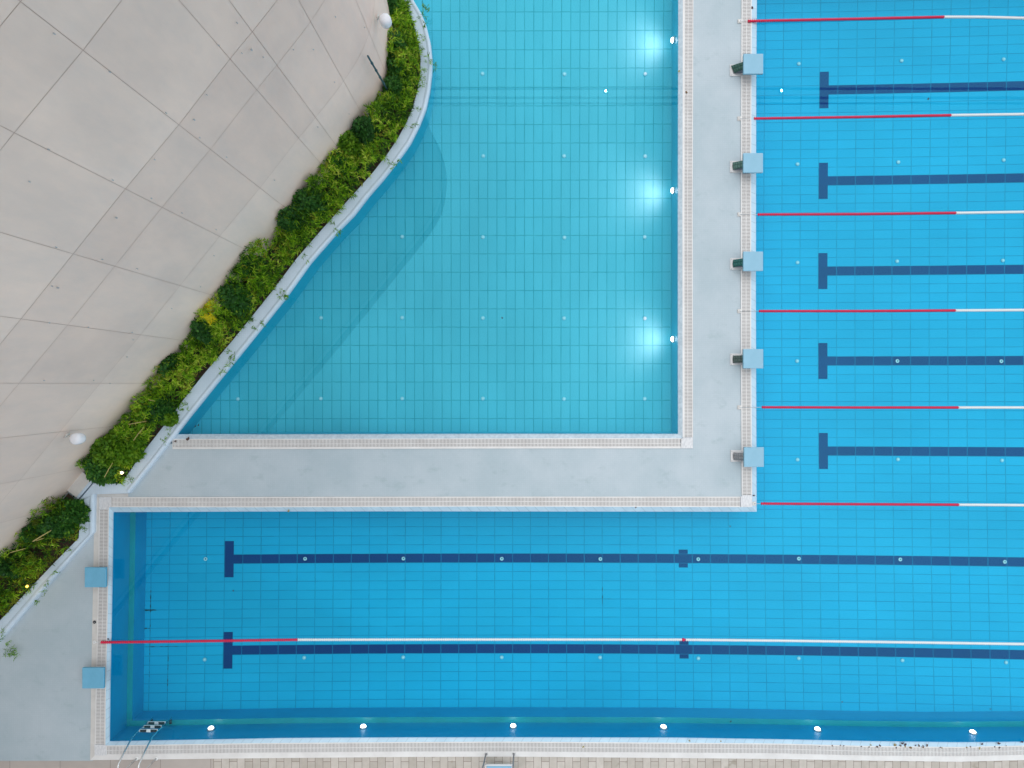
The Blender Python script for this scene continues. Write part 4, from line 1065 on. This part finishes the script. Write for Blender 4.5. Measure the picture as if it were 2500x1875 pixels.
bush(407, 1022, 15, .50, B2, 'mid-green bush spilling onto the planter cap near the pool corner')
bush(262, 1096, 56, .85, B2, 'very large mid-green bush right of the lower globe lantern', .8, (.10, .07), 1.1)
bush(236, 1142, 36, .75, B1, 'dark green bush at the lower end of the long planter', tone=.6, leaf=(.10, .07))
bush(168, 1255, 26, .62, B1, 'dark bush at the upper tip of the lower left planter', tone=.55)
bush(122, 1285, 34, .80, B1, 'dark bush with pale yellow-green shoots in the lower left planter', .8, tone=.55)
bush(74, 1300, 25, .85, B1, 'dark bush beside the dry stalks in the lower left planter', tone=.45)
bush(14, 1383, 30, .85, B1, 'dark bush at the left edge of the picture', tone=.3)
# yellow plant
t = thing('yellow_plant', 'bright yellow spiky plant standing against the facade', 'plant', P(508, 765, .09))
cen = np.array([P(x+random.uniform(-6, 6), y+random.uniform(-6, 6), random.uniform(.7, 1.0)) for x, y in [(515, 742), (510, 750), (505, 758), (512, 765), (503, 770), (516, 775), (520, 780), (500, 762), (508, 745)] for _ in range(5)])
a = spray(cen, 8, .13, .02, .08, .6, .5); o_ = np.array(P(508, 765, .09))
leaf_object('foliage', [(a[0]-o_, a[1], 0)], [M['yellow']], t)
mb = MB(); mb.ring([(0, 0, 0), (0, .03, .6)], [.012, .006], 6); mb.build('stem', M['straw'], t)
# dry stalks
def stalk(p0, p1, z0, z1, label, r=.010):
    a = Vector(P(*p0, z0)); b = Vector(P(*p1, z1)); t = thing('dry_stalk', label, 'stalk', tuple(a), group='dry straw-coloured stalks in the planters')
    mb = MB(); m_ = (b-a)*.5+Vector((0, 0, .02)); mb.ring([(0, 0, 0), tuple(m_), tuple(b-a)], [r, r, r*.5], 6); mb.build('stem', M['straw'], t)
    n = 10; pos = np.array([tuple((b-a)*random.uniform(.3, 1)) for _ in range(n)]); v = leaves(pos, rng.normal(size=(n, 3)), .05, .008, None)
    leaf_object('leaf_blades', [(v[0], np.full(n, .9), 0)], [M['olive']], t)
stalk((80, 1322), (125, 1295), .92, 1.0, 'thick straw-coloured stalk lying on the lower left planting', .014)
stalk((88, 1320), (107, 1314), .90, .95, 'thin short dry stalk just under the thick straw-coloured one')
stalk((25, 1349), (62, 1339), .95, 1.0, 'dry stalk reaching towards the facade at far lower left')
stalk((314, 1036), (358, 1028), .85, .9, 'dry stalk pointing at the facade left of the turquoise pool corner')
stalk((326, 1075), (352, 1042), .85, .95, 'yellow-green twig bending through the planting near the pool corner', .008)
stalk((255, 1165), (275, 1130), .75, .85, 'yellow twig beside the warm white light', .008)
stalk((362, 976), (378, 979), .8, .85, 'short pale stalk sticking out of the olive plants', .008)

# ------------------------------------------------------------------ fallen leaves
base_leaf = None
def fallen(px, py, s, tone, label, z=ZG+.008, grp='fallen leaves on the bottom pool edge'):
    v, _ = leaves(np.array([[0, 0, 0.0], [.0, .0, .002]])*1.0, np.array([[1, .1, .0], [.6, .8, .05]]), np.array([s, s*.7]), np.array([s*.6, s*.4]), None)
    c = P(px, py, z)
    o = leaf_object('fallen_leaf', [(v, np.array([tone, min(1, tone+.1)]), 0)], [M['brown_leaf']], None, (0, 0, 0)); o.location = c
    o.rotation_euler = (random.uniform(-.2, .2), random.uniform(-.2, .2), random.uniform(0, 6.28))
    return tag(o, label, 'leaf', grp)
FL = [(2182, 1820.5, .10, .75), (2187, 1824, .05, .1), (2196, 1821, .06, .3), (2202, 1818, .09, .05), (2208, 1815.5, .09, .0), (2212, 1823, .06, .8), (2226, 1824, .07, .6), (2235, 1822, .05, .1), (2246, 1822, .06, .3), (2250, 1824.5, .05, .3),
      (2256, 1825.5, .07, .4), (2265, 1822, .07, .3), (2296, 1823, .04, .1), (2301, 1825, .04, .7), (2362, 1824, .05, .7), (2371, 1823.5, .04, .1), (2391, 1824, .06, 1), (2397, 1819, .06, .0), (2429, 1821.5, .05, .0), (2435, 1816, .08, .1), (2440, 1823, .05, .1),
      (2457, 1822, .03, .2), (2498, 1809.5, .07, .0), (2122, 1822, .05, .3), (2128, 1820, .05, .9), (2143, 1821, .07, .3), (2151, 1820, .06, .1), (2104, 1821, .04, .2), (2030, 1820, .05, .3), (2050, 1820, .04, .3), (2060, 1819, .04, .1), (2000, 1823, .03, .1)]
FL.sort()
def ordn(k): return '%d%s' % (k, 'th' if 10 < k % 100 < 14 else {1: 'st', 2: 'nd', 3: 'rd'}.get(k % 10, 'th'))
for k, (x, y, s, tn) in enumerate(FL):
    cw = 'dark purple' if tn < .2 else 'brown' if tn < .5 else 'tan' if tn < .85 else 'yellow-green'
    fallen(x, y, s*1.15, tn, '%s%s leaf in the litter along the bottom pool edge, %s from the left' % ('tiny ' if s < .055 else '', cw, ordn(k+1)))
def lone(px, py, s, tn, label): fallen(px, py, s, tn, label, grp=None)
lone(1839.5, 20, .09, .05, 'dark brown leaf on the pool edge above the topmost rope')
lone(1842, 1208, .07, .0, 'black leaf on the pool edge above the lowest right-hand rope')
lone(1425.5, 1821, .07, 1, 'single yellowish leaf on the bottom grate, left of its fellows')
lone(1681, 1808, .06, .9, 'single olive leaf on the blue edge below the fourth lamp')
lone(1758, 1809, .05, .8, 'single pointed leaf on the blue edge right of the olive one')
lone(1659.5, 171.5, .07, .95, 'small green leaf on the edge of the turquoise pool')
lone(1673, 225, .08, .5, 'thin brown leaf lying on the grate of the turquoise pool')
lone(1552, 1237, .05, .2, 'tiny dark leaf on the grate above the lower pool')
lone(262, 1559, .06, .0, 'black leaf just above the red rope end')
lone(705, 1250.5, .08, .9, 'orange-brown leaf at the upper edge of the lower pool')
lone(458, 1076, .12, .25, 'long brown leaf on the left end of the turquoise pool grate')
lone(430, 1075, .08, .25, 'short brown leaf at the very left end of the turquoise pool grate')
def sunk(px, py, s, z, label):
    o = fallen(px, py, s, .0, label, z+.01, None)
sunk(1228, 777, .06, ZT, 'small black leaf on the turquoise pool floor')
sunk(475, 1043, .08, ZT, 'dark leaf in the left corner of the turquoise pool')
sunk(485, 1040, .06, ZT, 'second smaller dark leaf beside the one in the turquoise pool corner')
sunk(2267, 244, .07, ZL, 'dark speck of a leaf under the first right-hand lane line')
sunk(1784, 1286, .05, ZL, 'dark leaf on the tiles below the island corner')
sunk(2055, 1715, .05, ZL, 'dark leaf on the floor near the bottom wall')
sunk(2418, 1733, .06, ZL, 'dark leaf at the foot of the bottom wall at far right')
sunk(568, 1441, .06, ZL, 'dark leaf on the tiles between the two long lane lines at left')
sunk(1784, 1759, .06, -.74, 'black leaf on the green ledge of the bottom wall')

# ------------------------------------------------------------------ neighbouring buildings just outside the picture, mirrored in the water
def slab(mb, x0, x1, y0, y1, z0, z1): mb.box(((x0+x1)/2, (y0+y1)/2, (z0+z1)/2), ((x1-x0)/2, (y1-y0)/2, (z1-z0)/2))
mg = mat('north_wall', (.85, .86, .86), .7); ml = mat('north_band', (.90, .90, .88), .7); mgl = mat('window_glass', (.30, .34, .37), .1)
nb = thing('floodlight_gantry', 'long pale steel gantry with two beams beyond the north end of the pools', 'gantry', (8, 12.5, 0))
mb = MB(); slab(mb, -18, 18, .0, .06, 12.76, 12.84); mb.build('rail', mg, nb)
mb = MB(); slab(mb, -18, 18, .0, .05, 11.2, 11.33); mb.build('beam', ml, nb)
mb = MB(); slab(mb, -18, 18, .0, .05, 12.1, 12.26); mb.build('beam', ml, nb)
for x in (-17.8, 17.8):
    mb = MB(); slab(mb, x-.2, x+.2, .06, .4, -1.8, 12.9); mb.build('column', mg, nb)
for k, x in enumerate((3.93, 11.3)):
    t = thing('wall_floodlight', 'lit floodlight under the beam of the north gantry, %s' % ('left', 'right')[k], 'floodlight', (x, 12.45, 11.0))
    mb = MB(); mb.ring([(0, 0, 0), (0, -.12, -.02)], .03, 8); mb.build('arm', M['steel_dull'], t)
    mb = MB(); mb.lathe((0, -.16, -.07), [(.04, 0), (.10, .02), (.11, .06), (.05, .12)], 18); mb.build('head', M['steel_dull'], t)
    mb = MB(); mb.lathe((0, -.16, -.10), [(.03, 0), (.055, .01), (.055, .028)], 18); mb.build('lens', M['flood_on'], t)
sb = thing('building', 'low service block behind the brick paving beyond the bottom edge', 'building', (6, -12.6, 0))
mb = MB(); slab(mb, -20, 22, -7, 0, -1.8, 7.2); mb.build('wall', mg, sb)
mb = MB(); slab(mb, -20.2, 22.2, -7.2, .2, 7.205, 7.6); mb.build('roof', ml, sb)
for k in range(12):
    mb = MB(); slab(mb, -19+k*3.4, -17.2+k*3.4, -.02, .03, 2.8, 4.4); mb.build('window', mgl, sb)
